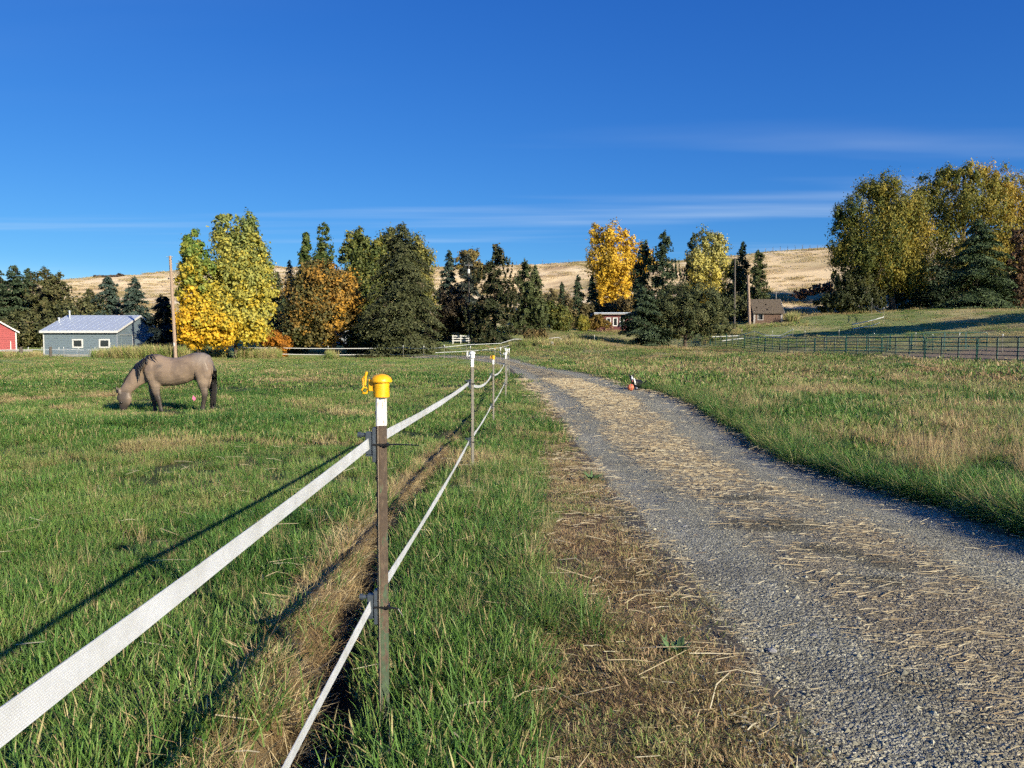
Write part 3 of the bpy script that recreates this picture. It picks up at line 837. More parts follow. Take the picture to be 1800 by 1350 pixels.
def leafy(name, label, cat, base, d, lobes, pal, n, leaf=.26, aspect=.75, kfun=None, clus=1.0, trunk_r=.25, hang=0.0, mat='leaf', group=None, limbs=14, stem='bark', depth=1.0, shell=.55, zdrop=None):
    """base: pixel of the foot; lobes: (cx, cy, rx, ry) pixel ellipses at depth d, each a 3-D ellipsoid"""
    n = int(n * 1.75); leaf *= 1.15
    b = W(base[0], base[1], d); bz = tz(b[0], b[1])
    root = empty(name, (b[0], b[1], bz)); tag(root, label, cat, group)
    L = []
    for lb in lobes:
        c = W(lb[0], lb[1], d); k = d / F_PX
        L.append((c, lb[2] * k, lb[3] * k, (lb[4] if len(lb) > 4 else 1.0)))
    vol = np.array([l[1] * l[1] * l[2] * l[3] for l in L]) ** .75; vol /= vol.sum()
    nc = max(10, int(n / 62 * clus))
    pick = rng.choice(len(L), nc, p=vol)
    dirs = rng.normal(0, 1, (nc, 3)); dirs /= np.linalg.norm(dirs, axis=1)[:, None]
    rad = (shell + (1 - shell) * rng.random(nc)) * np.where(rng.random(nc) < .2, rng.random(nc), 1)
    cen = np.array([L[i][0] for i in pick]); rx = np.array([L[i][1] for i in pick]); rz = np.array([L[i][2] for i in pick])
    cc = cen + dirs * rad[:, None] * np.c_[rx, rx * depth, rz]
    crad = np.clip(.215 * np.minimum(rx, rz), .2, 1.2) * rng.uniform(.6, 1.5, nc)
    ci = rng.integers(0, nc, n)
    off = rng.normal(0, 1, (n, 3)) * .62
    if hang: off[:, 2] = off[:, 2] * (1 + hang) - hang * .5 * np.abs(rng.normal(0, 1, n))
    p = cc[ci] + off * crad[ci][:, None]
    p[:, 2] = np.maximum(p[:, 2], bz + .05)
    zmin, zmax = p[:, 2].min(), p[:, 2].max()
    zf = (p[:, 2] - zmin) / (zmax - zmin + 1e-6)
    ck = rng.random(nc)
    k = kfun(zf, ck[ci], (p[:, 0] - b[0]) / (np.max(rx) + .1)) if kfun else ck[ci] * .7 + rng.random(n) * .3
    col = pal_pick(pal, k)
    ax = None
    if hang: ax = np.tile((0, 0, -1.0), (n, 1)) + rng.normal(0, .6, (n, 3))
    nbias = off * .9 + dirs[ci] * .75 + np.array((0, 0, .25))
    v, f = cards(p, leaf * rng.uniform(.5, 1.4, n), aspect, axis=ax, normal_bias=nbias)
    org = np.array((b[0], b[1], bz))
    cr = mesh_np('crown', v - org, f, M[mat], root, col=np.repeat(col, 4, 0))
    cr['kind'] = 'stuff'
    top = max(L, key=lambda l: l[0][2] + l[2] * .3)
    tp = Vector((top[0][0], top[0][1], top[0][2] + top[2] * .5)) - Vector(org)
    if tp.length > .3:
        tg = [Vector(cc[i] - org) for i in rng.choice(nc, min(limbs, nc), replace=False)]
        trunk_and_limbs((0, 0, 0), (tp.x * .8, tp.y * .8, tp.z), trunk_r, tg, M[stem], root, 'trunk')
    return root

def conifer(name, label, apex, base_y, hw, d, pal, n=9000, group=None, droop=.25, p=.85, leaf=.34, open_=0.0, low=.04, trunk_r=.2, lean_x=None, tufts=False, cat='conifer tree', bulge=0.0):
    n = int(n * 1.6); leaf *= 1.22; hw *= 1.15; p *= .85
    a = W(apex[0], apex[1], d); b = W(apex[0] if lean_x is None else lean_x, base_y, d)
    bz = tz(b[0], b[1]); H = a[2] - bz; wd = hw * d / F_PX
    root = empty(name, (b[0], b[1], bz)); tag(root, label, cat, group)
    nb = int(max(60, H * (15 if not open_ else 10)))
    t = (np.arange(nb) + rng.random(nb)) / nb
    t = low + (1 - low) * t ** 1.12
    az = rng.uniform(0, 6.283, nb)
    gap = 1 - open_ * (vnoise(t * 14, az * .9, 1.0, int(apex[0])) > .55)
    prof = (1 - t) ** p * (1 + bulge * np.sin(t * math.pi)) 
    ln = wd * prof * rng.uniform(.62, 1.12, nb) * gap + .12
    per = np.maximum(6, (n * ln / ln.sum())).astype(int)
    bi = np.repeat(np.arange(nb), per)
    m_ = len(bi)
    s = rng.random(m_) ** .62
    r = ln[bi] * s
    z = t[bi] * H - droop * r * (1 + .5 * s) + np.maximum(0, s - .7) * .5 * ln[bi] * droop
    spread = .09 + .17 * ln[bi] * (1 - s * .5)
    side = rng.normal(0, 1, m_) * spread
    ca, sa = np.cos(az[bi]), np.sin(az[bi])
    x = ca * r - sa * side; y = sa * r + ca * side
    z = z + rng.normal(0, .10, m_) - np.abs(side) * .25
    if tufts:
        # needles gathered in rounded bunches towards the branch ends
        q = np.round(s * 4) / 4
        x = x * .35 + (ca * ln[bi] * q) * .65; y = y * .35 + (sa * ln[bi] * q) * .65
        z = z + rng.normal(0, .16, m_)
    pnt = np.c_[x, y, z]; pnt[:, 2] = np.maximum(pnt[:, 2], .08)
    ax = np.c_[ca * .9 - sa * np.sign(side) * .7, sa * .9 + ca * np.sign(side) * .7, np.full(m_, -.35 if not tufts else .25)]
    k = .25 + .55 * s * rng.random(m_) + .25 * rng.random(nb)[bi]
    nbias = np.c_[ca * .8, sa * .8, np.full(m_, .75)] + rng.normal(0, .35, (m_, 3))
    v, f = cards(pnt, leaf * rng.uniform(.5, 1.3, m_), .42, axis=ax, normal_bias=nbias)
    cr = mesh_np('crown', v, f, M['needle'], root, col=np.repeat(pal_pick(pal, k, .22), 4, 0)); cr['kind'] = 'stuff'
    dx = a[0] - b[0]
    mb = MB(); mb.tube([(0, 0, -.3), (dx * .5, 0, H * .5), (dx, 0, H * .97)], [trunk_r * 1.2, trunk_r * .7, .02], 8)
    for i in range(0, nb, max(1, nb // 50)):
        st = Vector((0, 0, t[i] * H)); en = Vector((math.cos(az[i]) * ln[i] * .8, math.sin(az[i]) * ln[i] * .8, t[i] * H - droop * ln[i] * .9))
        mb.tube([st, en], [.05, .012], 4)
    mb.build('trunk', M['bark'], root, smooth=True)
    return root

SPR = [(0.0174, 0.029, 0.0145), (0.0319, 0.0522, 0.0247), (0.0551, 0.0798, 0.0377), (0.0798, 0.1044, 0.0493)]
SPRB = [(0.0203, 0.0348, 0.0261), (0.0377, 0.0609, 0.0464), (0.0609, 0.0899, 0.0667), (0.087, 0.1189, 0.087)]
PIN = [(0.0319, 0.0435, 0.0159), (0.0609, 0.0812, 0.029), (0.0957, 0.116, 0.0435), (0.1377, 0.145, 0.058)]
OLV = [(0.029, 0.0377, 0.0145), (0.0609, 0.0696, 0.0261), (0.1044, 0.1044, 0.0406), (0.1595, 0.1232, 0.0508)]
YEL = [(0.125, 0.2, 0.0438), (0.275, 0.3, 0.0562), (0.525, 0.3875, 0.0438), (0.725, 0.4625, 0.0375), (0.775, 0.45, 0.0312)]
YGR = [(.055, .085, .025), (.12, .15, .04), (.24, .235, .06), (.42, .33, .05)]
MAP = [(0.1, 0.1, 0.036), (0.17, 0.135, 0.042), (0.288, 0.174, 0.042), (0.432, 0.228, 0.036), (0.552, 0.3, 0.036)]
WIL = [(0.06, 0.085, 0.024), (0.115, 0.135, 0.032), (0.2185, 0.2012, 0.0362), (0.3496, 0.262, 0.0423), (0.4151, 0.2682, 0.0483)]
GRN = [(.03, .055, .016), (.055, .09, .024), (.095, .13, .035), (.15, .17, .045)]

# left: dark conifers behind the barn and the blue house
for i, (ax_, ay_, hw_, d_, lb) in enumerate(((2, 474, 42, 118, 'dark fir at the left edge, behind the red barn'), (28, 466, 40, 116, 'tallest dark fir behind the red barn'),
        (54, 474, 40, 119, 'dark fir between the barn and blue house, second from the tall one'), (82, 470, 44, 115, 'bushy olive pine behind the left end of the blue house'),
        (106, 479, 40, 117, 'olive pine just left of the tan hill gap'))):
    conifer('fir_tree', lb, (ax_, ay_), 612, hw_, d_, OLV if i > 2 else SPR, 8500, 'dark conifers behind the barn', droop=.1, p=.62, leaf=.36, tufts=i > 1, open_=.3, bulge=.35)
leafy('olive_shrub', 'olive shrub behind the roof of the blue house', 'shrub', (150, 612), 112, [(140, 560, 38, 40), (180, 575, 35, 28), (110, 575, 35, 40), (60, 580, 60, 30), (10, 585, 45, 28)], OLV, 9000, .3, mat='needle')
conifer('spruce_tree', 'grey green spruce behind the ridge of the blue house', (192, 486), 612, 50, 114, SPRB, 8500, 'spruces behind the blue house', droop=.15, p=.7, leaf=.36, open_=.2)
conifer('spruce_tree', 'small spruce between the olive shrub and grey spruce', (160, 508), 612, 34, 117, OLV, 5000, 'spruces behind the blue house', droop=.15, p=.75, leaf=.36)
conifer('spruce_tree', 'pointed spruce behind the gable of the blue house', (239, 487), 612, 38, 110, SPRB, 8000, 'spruces behind the blue house', droop=.2, p=.75, leaf=.34)
conifer('spruce_tree', 'spruce behind the utility pole, shade painted into its needles', (288, 520), 622, 34, 90, [(.008, .013, .012), (.014, .022, .02), (.022, .034, .03)], 7000, 'spruces behind the blue house', droop=.15, p=.55, leaf=.32)  # needle palette darkened to paint in the poplars' shade
leafy('hill_shrub', 'bare brown shrub on the crest of the hill at left', 'shrub', (205, 497), 250, [(195, 494, 16, 8), (210, 490, 12, 8), (180, 500, 14, 7)], [(.08, .06, .045), (.14, .10, .07)], 1500, .7, limbs=4, trunk_r=.15)

# yellow poplars
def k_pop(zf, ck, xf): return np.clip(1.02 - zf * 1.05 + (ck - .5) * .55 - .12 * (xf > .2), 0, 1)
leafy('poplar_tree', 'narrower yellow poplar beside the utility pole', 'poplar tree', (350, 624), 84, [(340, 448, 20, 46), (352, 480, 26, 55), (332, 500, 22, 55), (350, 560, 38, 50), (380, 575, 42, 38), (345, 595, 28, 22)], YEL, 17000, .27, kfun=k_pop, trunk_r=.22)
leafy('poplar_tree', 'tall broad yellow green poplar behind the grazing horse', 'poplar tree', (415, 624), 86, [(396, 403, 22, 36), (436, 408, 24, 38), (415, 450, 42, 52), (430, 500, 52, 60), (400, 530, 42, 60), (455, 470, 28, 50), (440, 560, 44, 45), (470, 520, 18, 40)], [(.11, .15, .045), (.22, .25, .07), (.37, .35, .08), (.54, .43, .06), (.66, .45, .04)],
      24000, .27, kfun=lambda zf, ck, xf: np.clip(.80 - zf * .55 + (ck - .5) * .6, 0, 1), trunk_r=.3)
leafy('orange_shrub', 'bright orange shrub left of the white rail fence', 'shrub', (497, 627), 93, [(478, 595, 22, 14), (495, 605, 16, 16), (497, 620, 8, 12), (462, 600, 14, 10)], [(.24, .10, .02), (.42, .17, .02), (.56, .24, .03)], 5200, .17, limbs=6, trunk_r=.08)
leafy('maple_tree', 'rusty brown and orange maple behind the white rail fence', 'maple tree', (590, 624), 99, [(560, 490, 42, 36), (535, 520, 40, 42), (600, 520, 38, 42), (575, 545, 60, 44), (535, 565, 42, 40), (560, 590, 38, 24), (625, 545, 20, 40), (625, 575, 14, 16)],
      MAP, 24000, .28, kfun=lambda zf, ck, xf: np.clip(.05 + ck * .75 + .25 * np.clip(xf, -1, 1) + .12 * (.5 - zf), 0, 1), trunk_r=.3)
for (cx_, top_, hw_, lb) in ((538, 404, 12, 'slim columnar poplar, the shorter of the pair above the maple'), (568, 392, 18, 'columnar poplar, the taller of the pair above the maple')):
    leafy('columnar_poplar', lb, 'poplar tree', (cx_, 600), 128, [(cx_, top_ + 22, hw_ * .6, 24), (cx_, top_ + 60, hw_, 44), (cx_ - 2, top_ + 110, hw_ * 1.1, 60)], GRN, 6500, .3, group='columnar poplars', kfun=lambda zf, ck, xf: ck * .6 + .3, limbs=5, trunk_r=.2, clus=1.6)
leafy('cottonwood_tree', 'green cottonwood with yellowing leaves between maple and big spruce', 'cottonwood tree', (640, 610), 116, [(632, 425, 24, 24), (645, 455, 32, 36), (615, 450, 20, 28), (640, 500, 48, 55), (668, 440, 14, 26), (630, 560, 45, 45)], [(.045, .07, .02), (.09, .115, .03), (.17, .18, .045), (.32, .26, .05)], 17000, .32, trunk_r=.3)
leafy('cottonwood_tree', 'yellow topped cottonwood rising behind the big spruce', 'cottonwood tree', (715, 610), 118, [(685, 425, 24, 24), (730, 445, 28, 32), (700, 470, 40, 50), (745, 480, 22, 45), (755, 540, 25, 45)], [(.08, .10, .035), (.18, .18, .05), (.34, .28, .08)], 12000, .3, trunk_r=.3)
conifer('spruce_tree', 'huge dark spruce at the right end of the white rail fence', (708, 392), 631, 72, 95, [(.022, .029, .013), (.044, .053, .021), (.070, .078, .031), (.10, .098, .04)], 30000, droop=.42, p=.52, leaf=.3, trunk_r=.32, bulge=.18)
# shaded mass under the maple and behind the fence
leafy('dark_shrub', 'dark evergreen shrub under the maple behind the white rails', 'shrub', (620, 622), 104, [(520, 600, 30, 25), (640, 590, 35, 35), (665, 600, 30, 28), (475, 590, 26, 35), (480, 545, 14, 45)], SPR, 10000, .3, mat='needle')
conifer('fir_tree', 'small dark fir peeking between poplar and columnar poplars', (511, 458), 600, 20, 132, SPRB, 3500, 'distant dark firs', droop=.2)
conifer('fir_tree', 'dark fir squeezed behind the poplar and the maple', (490, 478), 606, 24, 122, SPR, 4000, 'distant dark firs', droop=.2)

# centre
conifer('fir_tree', 'blue black fir just right of the big spruce', (790, 440), 608, 30, 118, SPRB, 7500, 'centre conifers', droop=.25, p=.7, leaf=.33, open_=.25)
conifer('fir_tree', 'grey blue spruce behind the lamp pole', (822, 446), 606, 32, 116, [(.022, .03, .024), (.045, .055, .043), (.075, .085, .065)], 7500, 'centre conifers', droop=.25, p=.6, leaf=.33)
leafy('cottonwood_tree', 'thin yellowish tree top behind the lamp pole', 'cottonwood tree', (826, 606), 121, [(826, 450, 17, 16), (812, 470, 12, 20), (835, 480, 16, 25)], [(.10, .085, .035), (.20, .15, .06), (.30, .24, .06)], 3500, .3, trunk_r=.15)
leafy('bare_tree', 'brownish half bare tree in shade beside the big spruce', 'tree', (805, 604), 108, [(795, 545, 28, 40), (815, 560, 20, 30), (780, 570, 20, 35), (760, 590, 18, 25)], [(.03, .024, .014), (.055, .04, .022), (.085, .06, .03)], 8500, .28, trunk_r=.22, stem='bark_pale')  # leaf palette kept dark to paint the shade beside the spruce
conifer('pine_tree', 'broad dark pine right of the lamp pole with browning needles', (870, 430), 608, 60, 103, [(.016, .024, .010), (.034, .045, .018), (.058, .066, .027), (.13, .085, .045)], 15000, 'centre conifers', droop=.12, p=.6, leaf=.32, tufts=True, open_=.3, bulge=.1)
conifer('pine_tree', 'rounded dark pine behind the broad pine', (922, 459), 600, 38, 114, PIN, 9000, 'centre conifers', droop=.1, p=.55, leaf=.34, tufts=True, open_=.25, bulge=.15)
conifer('pine_tree', 'twin tip of pine right of the rounded pine', (940, 468), 600, 24, 117, PIN, 5000, 'centre conifers', droop=.1, p=.6, leaf=.34, tufts=True)
leafy('green_shrub', 'green and yellow shrub at the foot of the hill', 'shrub', (970, 582), 122, [(948, 556, 18, 22), (985, 560, 22, 24), (965, 545, 16, 18)], [(.05, .075, .02), (.10, .12, .03), (.22, .19, .04)], 7000, .26, limbs=6, trunk_r=.1)
leafy('brush_thicket', 'brown and olive brush filling the gap below the tan hill', 'shrub', (968, 578), 132, [(945, 540, 18, 26), (965, 528, 14, 22), (995, 545, 18, 26), (1030, 550, 16, 22), (1000, 560, 30, 18)], [(.06, .06, .022), (.12, .10, .04), (.19, .14, .06)], 7000, .28, limbs=8, trunk_r=.08)
leafy('brush_thicket', 'dull brush behind the roof of the red house', 'shrub', (1085, 572), 140, [(1075, 545, 20, 16), (1100, 540, 18, 20), (1050, 548, 16, 14)], [(.07, .06, .025), (.14, .105, .045), (.22, .16, .06)], 4200, .28, limbs=6, trunk_r=.08)
leafy('yellow_shrub', 'small yellow green shrub left of the red house', 'shrub', (1024, 580), 126, [(1022, 567, 12, 12), (1026, 572, 10, 9)], [(.13, .14, .03), (.26, .23, .04), (.36, .29, .04)], 2600, .22, limbs=5, trunk_r=.06)
leafy('bronze_shrub', 'bronze shrub growing against the red house', 'shrub', (1056, 580), 127, [(1050, 566, 14, 13), (1064, 570, 10, 9), (1040, 572, 8, 8)], [(.11, .08, .025), (.20, .13, .03), (.27, .17, .04)], 2600, .22, limbs=5, trunk_r=.06)
leafy('weedy_shrub', 'scrubby brown weeds beside the concrete block', 'shrub', (938, 614), 88, [(935, 594, 18, 15), (950, 590, 14, 12), (925, 602, 14, 9), (940, 606, 18, 8)], [(.085, .075, .028), (.16, .12, .045), (.24, .16, .06)], 5200, .16, limbs=8, trunk_r=.04)
leafy('weedy_shrub', 'low dark shrub in front of the white gate post', 'shrub', (1000, 612), 92, [(985, 605, 22, 6), (1015, 606, 20, 6)], [(.03, .035, .014), (.06, .055, .022)], 2600, .18, limbs=4, trunk_r=.03)
for (ax_, ay_, by_, hw_, lb) in ((988, 496, 556, 15, 'thin open pine standing on the dry hill foot'), (1016, 483, 585, 21, 'dark fir left of the yellow cottonwood'), (1041, 483, 575, 17, 'dark fir overlapped by the yellow cottonwood'), (967, 518, 575, 10, 'smallest dark fir on the hill foot')):
    conifer('fir_tree', lb, (ax_, ay_), by_, hw_, 140, SPR, 3600, 'firs at the hill foot', droop=.2, open_=.45 if hw_ < 16 else .1, leaf=.36)
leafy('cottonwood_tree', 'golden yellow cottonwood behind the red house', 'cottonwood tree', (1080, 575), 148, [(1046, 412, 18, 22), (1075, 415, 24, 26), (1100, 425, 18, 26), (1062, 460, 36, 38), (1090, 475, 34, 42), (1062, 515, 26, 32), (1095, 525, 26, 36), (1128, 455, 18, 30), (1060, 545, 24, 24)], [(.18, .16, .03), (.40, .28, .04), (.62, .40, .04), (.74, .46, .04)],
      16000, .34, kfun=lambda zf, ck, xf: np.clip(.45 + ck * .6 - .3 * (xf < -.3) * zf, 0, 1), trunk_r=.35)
conifer('pine_tree', 'dark pine right of the golden cottonwood', (1131, 424), 590, 32, 132, SPR, 8500, 'dark pines in the middle', droop=.1, p=.5, leaf=.36, tufts=True, open_=.35)
conifer('pine_tree', 'tallest dark open pine left of the pale poplar', (1165, 408), 590, 40, 129, SPR, 10000, 'dark pines in the middle', droop=.08, p=.55, leaf=.36, tufts=True, open_=.5, bulge=.1)
leafy('poplar_tree', 'pale yellow poplar between the dark pines', 'poplar tree', (1245, 575), 142, [(1240, 420, 18, 20), (1255, 435, 24, 28), (1230, 460, 24, 32), (1258, 475, 28, 34), (1225, 500, 22, 26), (1250, 520, 34, 34)], [(.24, .25, .09), (.42, .39, .13), (.56, .48, .12), (.66, .50, .06)], 11000, .31,
      kfun=lambda zf, ck, xf: np.clip(.95 - zf * .8 + (ck - .5) * .5, 0, 1), trunk_r=.25)
for (ax_, ay_, by_, hw_, d_, lb) in ((1216, 411, 575, 24, 147, 'dark pine half hidden left of the pale poplar'), (1304, 426, 572, 20, 148, 'thin dark pine right of the pale poplar'), (1332, 440, 566, 36, 136, 'bushy pine behind the old wooden shed'), (1290, 455, 575, 26, 140, 'dark pine behind the two bare poles')):
    conifer('pine_tree', lb, (ax_, ay_), by_, hw_, d_, PIN if hw_ > 30 else SPR, 7000, 'dark pines in the middle', droop=.1, p=.65, leaf=.36, tufts=True, open_=.4)
leafy('olive_shrub', 'olive shrub behind the left wall of the shed', 'shrub', (1335, 566), 128, [(1340, 545, 28, 18), (1310, 550, 18, 20), (1290, 545, 22, 26)], OLV, 4200, .28, mat='needle')
# nearer pines in front of the corral's far end
conifer('fir_tree', 'low dark fir spreading in front of the red house', (1132, 503), 614, 40, 97, SPR, 13000, None, droop=.15, p=.62, leaf=.28, bulge=.2)
leafy('pine_tree', 'round crowned pine with forked trunk at the corral corner', 'pine tree', (1205, 612), 99, [(1195, 520, 40, 26), (1240, 525, 36, 28), (1165, 545, 34, 30), (1215, 550, 55, 28), (1265, 550, 28, 30), (1190, 578, 48, 18), (1255, 578, 40, 14), (1150, 575, 25, 25)],
      [(.030, .040, .016), (.060, .072, .028), (.095, .105, .04), (.15, .14, .05)], 19000, .30, aspect=.35, mat='needle', trunk_r=.25)
# right: willows and companions
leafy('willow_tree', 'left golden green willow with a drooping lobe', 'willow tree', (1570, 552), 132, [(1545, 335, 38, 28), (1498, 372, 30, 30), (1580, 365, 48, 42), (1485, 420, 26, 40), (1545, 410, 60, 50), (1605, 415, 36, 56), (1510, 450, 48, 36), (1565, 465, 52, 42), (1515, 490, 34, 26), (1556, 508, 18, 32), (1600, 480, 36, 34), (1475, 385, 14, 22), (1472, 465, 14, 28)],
      WIL, 42000, .34, aspect=.5, hang=.5, kfun=lambda zf, ck, xf: np.clip(.12 + ck * .68 + .15 * np.clip(xf, -1, 1), 0, 1), trunk_r=.5, limbs=26, clus=.8)  # leaf colour brightens rightwards, painting the sunlit side of the crown
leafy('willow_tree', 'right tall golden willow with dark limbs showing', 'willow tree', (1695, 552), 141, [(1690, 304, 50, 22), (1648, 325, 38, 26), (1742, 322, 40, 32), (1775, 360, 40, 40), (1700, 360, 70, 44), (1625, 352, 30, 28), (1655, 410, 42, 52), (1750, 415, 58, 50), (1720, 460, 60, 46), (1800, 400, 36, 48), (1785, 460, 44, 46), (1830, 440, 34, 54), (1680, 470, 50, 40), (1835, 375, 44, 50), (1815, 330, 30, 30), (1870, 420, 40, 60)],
      WIL, 50000, .36, aspect=.5, hang=.35, kfun=lambda zf, ck, xf: np.clip(.2 + ck * .65 + .2 * np.clip(xf, -1, 1), 0, 1), trunk_r=.55, limbs=34, clus=.75)  # sunlit right side and darker left put into the leaf palette
conifer('spruce_tree', 'dark green spruce standing in front of the right willow', (1716, 385), 552, 66, 124, [(.02, .036, .014), (.038, .062, .023), (.062, .092, .036), (.088, .12, .048)], 22000, None, droop=.25, p=.62, leaf=.34, open_=.15, bulge=.2)
leafy('russet_shrub', 'russet brown tree at the right edge below the willow', 'tree', (1795, 540), 127, [(1792, 420, 14, 30), (1800, 450, 20, 40), (1785, 470, 14, 30), (1795, 510, 22, 30)], [(.07, .05, .03), (.14, .085, .05), (.22, .12, .06)], 5000, .28, trunk_r=.18)
leafy('dark_shrub', 'dark shrub at the left foot of the willow', 'shrub', (1480, 552), 130, [(1478, 528, 34, 24), (1450, 535, 22, 16), (1510, 515, 28, 34), (1535, 525, 24, 28), (1485, 498, 22, 24)], [(.02, .03, .01), (.045, .055, .018), (.10, .095, .03)], 9000, .28, trunk_r=.12)
leafy('dark_shrub', 'dark thicket added to deepen the shade under the two willows', 'shrub', (1620, 548), 136, [(1590, 520, 40, 32), (1640, 500, 34, 46), (1660, 525, 40, 26), (1600, 480, 30, 30)], SPR, 12000, .32, trunk_r=.15)  # foliage added to fill the willows' shade with dark colour
leafy('dark_shrub', 'dark thicket added to deepen the shade below the spruce at the right edge', 'shrub', (1770, 545), 132, [(1760, 515, 40, 34), (1800, 510, 40, 40), (1730, 525, 30, 24)], SPR, 10000, .32, trunk_r=.15)  # added dark foliage standing in for shade at the right edge
leafy('red_shrub', 'dull red brush on the hillside left of the willow', 'shrub', (1440, 518), 160, [(1420, 514, 22, 7), (1448, 506, 20, 8), (1405, 520, 14, 5)], [(.14, .07, .045), (.22, .11, .07), (.20, .14, .07)], 4200, .3, limbs=3, trunk_r=.03)
# tall high-crowned pines beyond the right edge; their shadow lies across the slope
for (x_, y_, h_, w_) in ((68, 70, 15.5, 5), (77, 70, 16, 5.5), (87, 69, 16.5, 6), (97, 70, 17, 6.5)):
    z0 = tz(x_, y_); pr = np.array((x_, y_, z0))
    root = empty('pine_tree', tuple(pr)); tag(root, 'tall high crowned pine beyond the right edge of the picture', 'pine tree', 'pines right of the picture')
    n_ = 5200; p = rng.normal(0, 1, (n_, 3)); p /= np.linalg.norm(p, axis=1)[:, None]; p *= (rng.random(n_) ** .4)[:, None] * np.array((w_, w_ * .8, 2.0)); p[:, 2] += h_ - 1.5
    v, f = cards(p, .5 * rng.uniform(.7, 1.3, n_), .5)
    cr = mesh_np('crown', v, f, M['needle'], root, col=np.repeat(pal_pick(PIN, rng.random(n_)), 4, 0)); cr['kind'] = 'stuff'
    mb = MB(); mb.tube([(0, 0, -.3), (0, 0, h_ * .5), (0, 0, h_)], [.22, .16, .05], 8); mb.build('trunk', M['bark'], root)
# ------------------------------------------------------------------ building materials
def siding(name, c, pitch, depth=.4, var=.12, rough=.6):
    m, nt, b = mat_new(name)
    t = nd(nt, 'ShaderNodeTexCoord'); sp_ = nd(nt, 'ShaderNodeSeparateXYZ'); nt.links.new(t.outputs['Object'], sp_.inputs[0])
    d_ = nd(nt, 'ShaderNodeMath'); d_.operation = 'DIVIDE'; d_.inputs[1].default_value = pitch; nt.links.new(sp_.outputs['Z'], d_.inputs[0])
    fr = nd(nt, 'ShaderNodeMath'); fr.operation = 'FRACT'; nt.links.new(d_.outputs[0], fr.inputs[0])
    n = noise(nt, 3, 5, .6, vec_scale=(1, 1, 4))
    r = ramp(nt, n.outputs['Fac'], [(.3, tuple(x * (1 - var) for x in c)), (.7, tuple(min(1, x * (1 + var)) for x in c))])
    nt.links.new(r.outputs[0], b.inputs['Base Color']); b.inputs['Roughness'].default_value = rough
    iv = nd(nt, 'ShaderNodeMath'); iv.operation = 'SUBTRACT'; iv.inputs[0].default_value = 1; nt.links.new(fr.outputs[0], iv.inputs[1])
    bump(nt, b, iv.outputs[0], .9, pitch * depth)
    return m
M['blue_siding'] = siding('blue_grey_siding', (.135, .175, .20), .21)
M['red_siding'] = siding('red_boards', (.30, .035, .035), .24, var=.3)
M['white'] = plain('white_paint', (.60, .59, .57), .55, .08, 3)
M['concrete'] = plain('concrete', (.27, .255, .235), .9, .25, 4, bmp=.2)
M['metal_roof'] = plain('pale_metal_roof', (.42, .47, .56), .42, .06, 1.2, metal=.15)
M['galv'] = plain('galvanised_pipe', (.55, .57, .58), .4, .15, 8, metal=.6)
M['dark'] = plain('interior_shade_paint', (.018, .018, .02), .3, .3, 4, spec=.6)  # near-black colour standing in for shade inside the shed
m, nt, b = mat_new('window_glass'); b.inputs['Base Color'].default_value = (.02, .022, .025, 1); b.inputs['Roughness'].default_value = .06; b.inputs['Specular IOR Level'].default_value = .8
nz_ = noise(nt, 2, 2); bump(nt, b, nz_.outputs['Fac'], .04, .02); M['glass'] = m
M['old_wood'] = plain('weathered_boards', (.125, .078, .058), .95, .5, 5, bmp=.5, vec_scale=(1, 1, 9))
M['grey_wood'] = plain('grey_trim_wood', (.34, .31, .29), .95, .35, 6, bmp=.4, vec_scale=(6, 6, 1))
M['shingle'] = plain('mossy_shingle', (.10, .078, .058), .95, .5, 8, bmp=.5)
M['pole_wood'] = plain('utility_pole_wood', (.33, .235, .175), .95, .35, 4, bmp=.5, vec_scale=(9, 9, .6))
M['pole_dark'] = plain('dark_pole_wood', (.10, .085, .072), .95, .35, 4, bmp=.5, vec_scale=(9, 9, .6))
M['green_pipe'] = plain('green_painted_pipe', (.014, .062, .048), .38, .3, 7, spec=.6)
M['black'] = plain('black_metal', (.02, .02, .022), .5, .3, 8)

def window(parent, x0, x1, z0, z1, y, tw=.14, mull=0):
    """casing with recessed pane in a wall facing -y"""
    mb = MB()
    mb.box(x0 - tw, y - .06, z1, x1 + tw, y + .10, z1 + tw); mb.box(x0 - tw, y - .07, z0 - tw, x1 + tw, y + .10, z0)
    mb.box(x0 - tw, y - .055, z0, x0, y + .10, z1); mb.box(x1, y - .055, z0, x1 + tw, y + .10, z1)
    w = mb.build('window', M['white'], parent, bevel=.008)
    MB().box(x0, y - .012, z0, x1, y + .02, z1).build('pane', M['glass'], w)
    for k in range(mull):
        xm = x0 + (x1 - x0) * (k + 1) / (mull + 1)
        MB().box(xm - .02, y - .03, z0, xm + .02, y - .0125, z1).build('mullion', M['white'], w)
    return w

# blue house
D = 88.0
hx0, hx1 = W(77, 600, D)[0], W(206, 600, D)[0]
hz = -.25; ez = 2.72; rz_ = 4.55; dep = 10.4
wd_ = hx1 - hx0
house = empty('blue_house', ((hx0 + hx1) / 2, D, hz)); tag(house, 'blue grey sided house with pale metal roof behind the horse', 'house')
h2, e2, r2_ = wd_ / 2, ez - hz, rz_ - hz
mb = MB()
mb.add([(-h2, 0, .25), (h2, 0, .25), (h2, dep, .25), (-h2, dep, .25), (-h2, 0, e2), (h2, 0, e2), (h2, dep, e2), (-h2, dep, e2), (-h2, dep / 2, r2_ - .05), (h2, dep / 2, r2_ - .05)],
       [(0, 1, 5, 4), (2, 3, 7, 6), (1, 2, 6, 9, 5), (3, 0, 4, 8, 7), (0, 3, 2, 1), (4, 5, 9, 8), (6, 7, 8, 9)])
wall = mb.build('wall', M['blue_siding'], house)
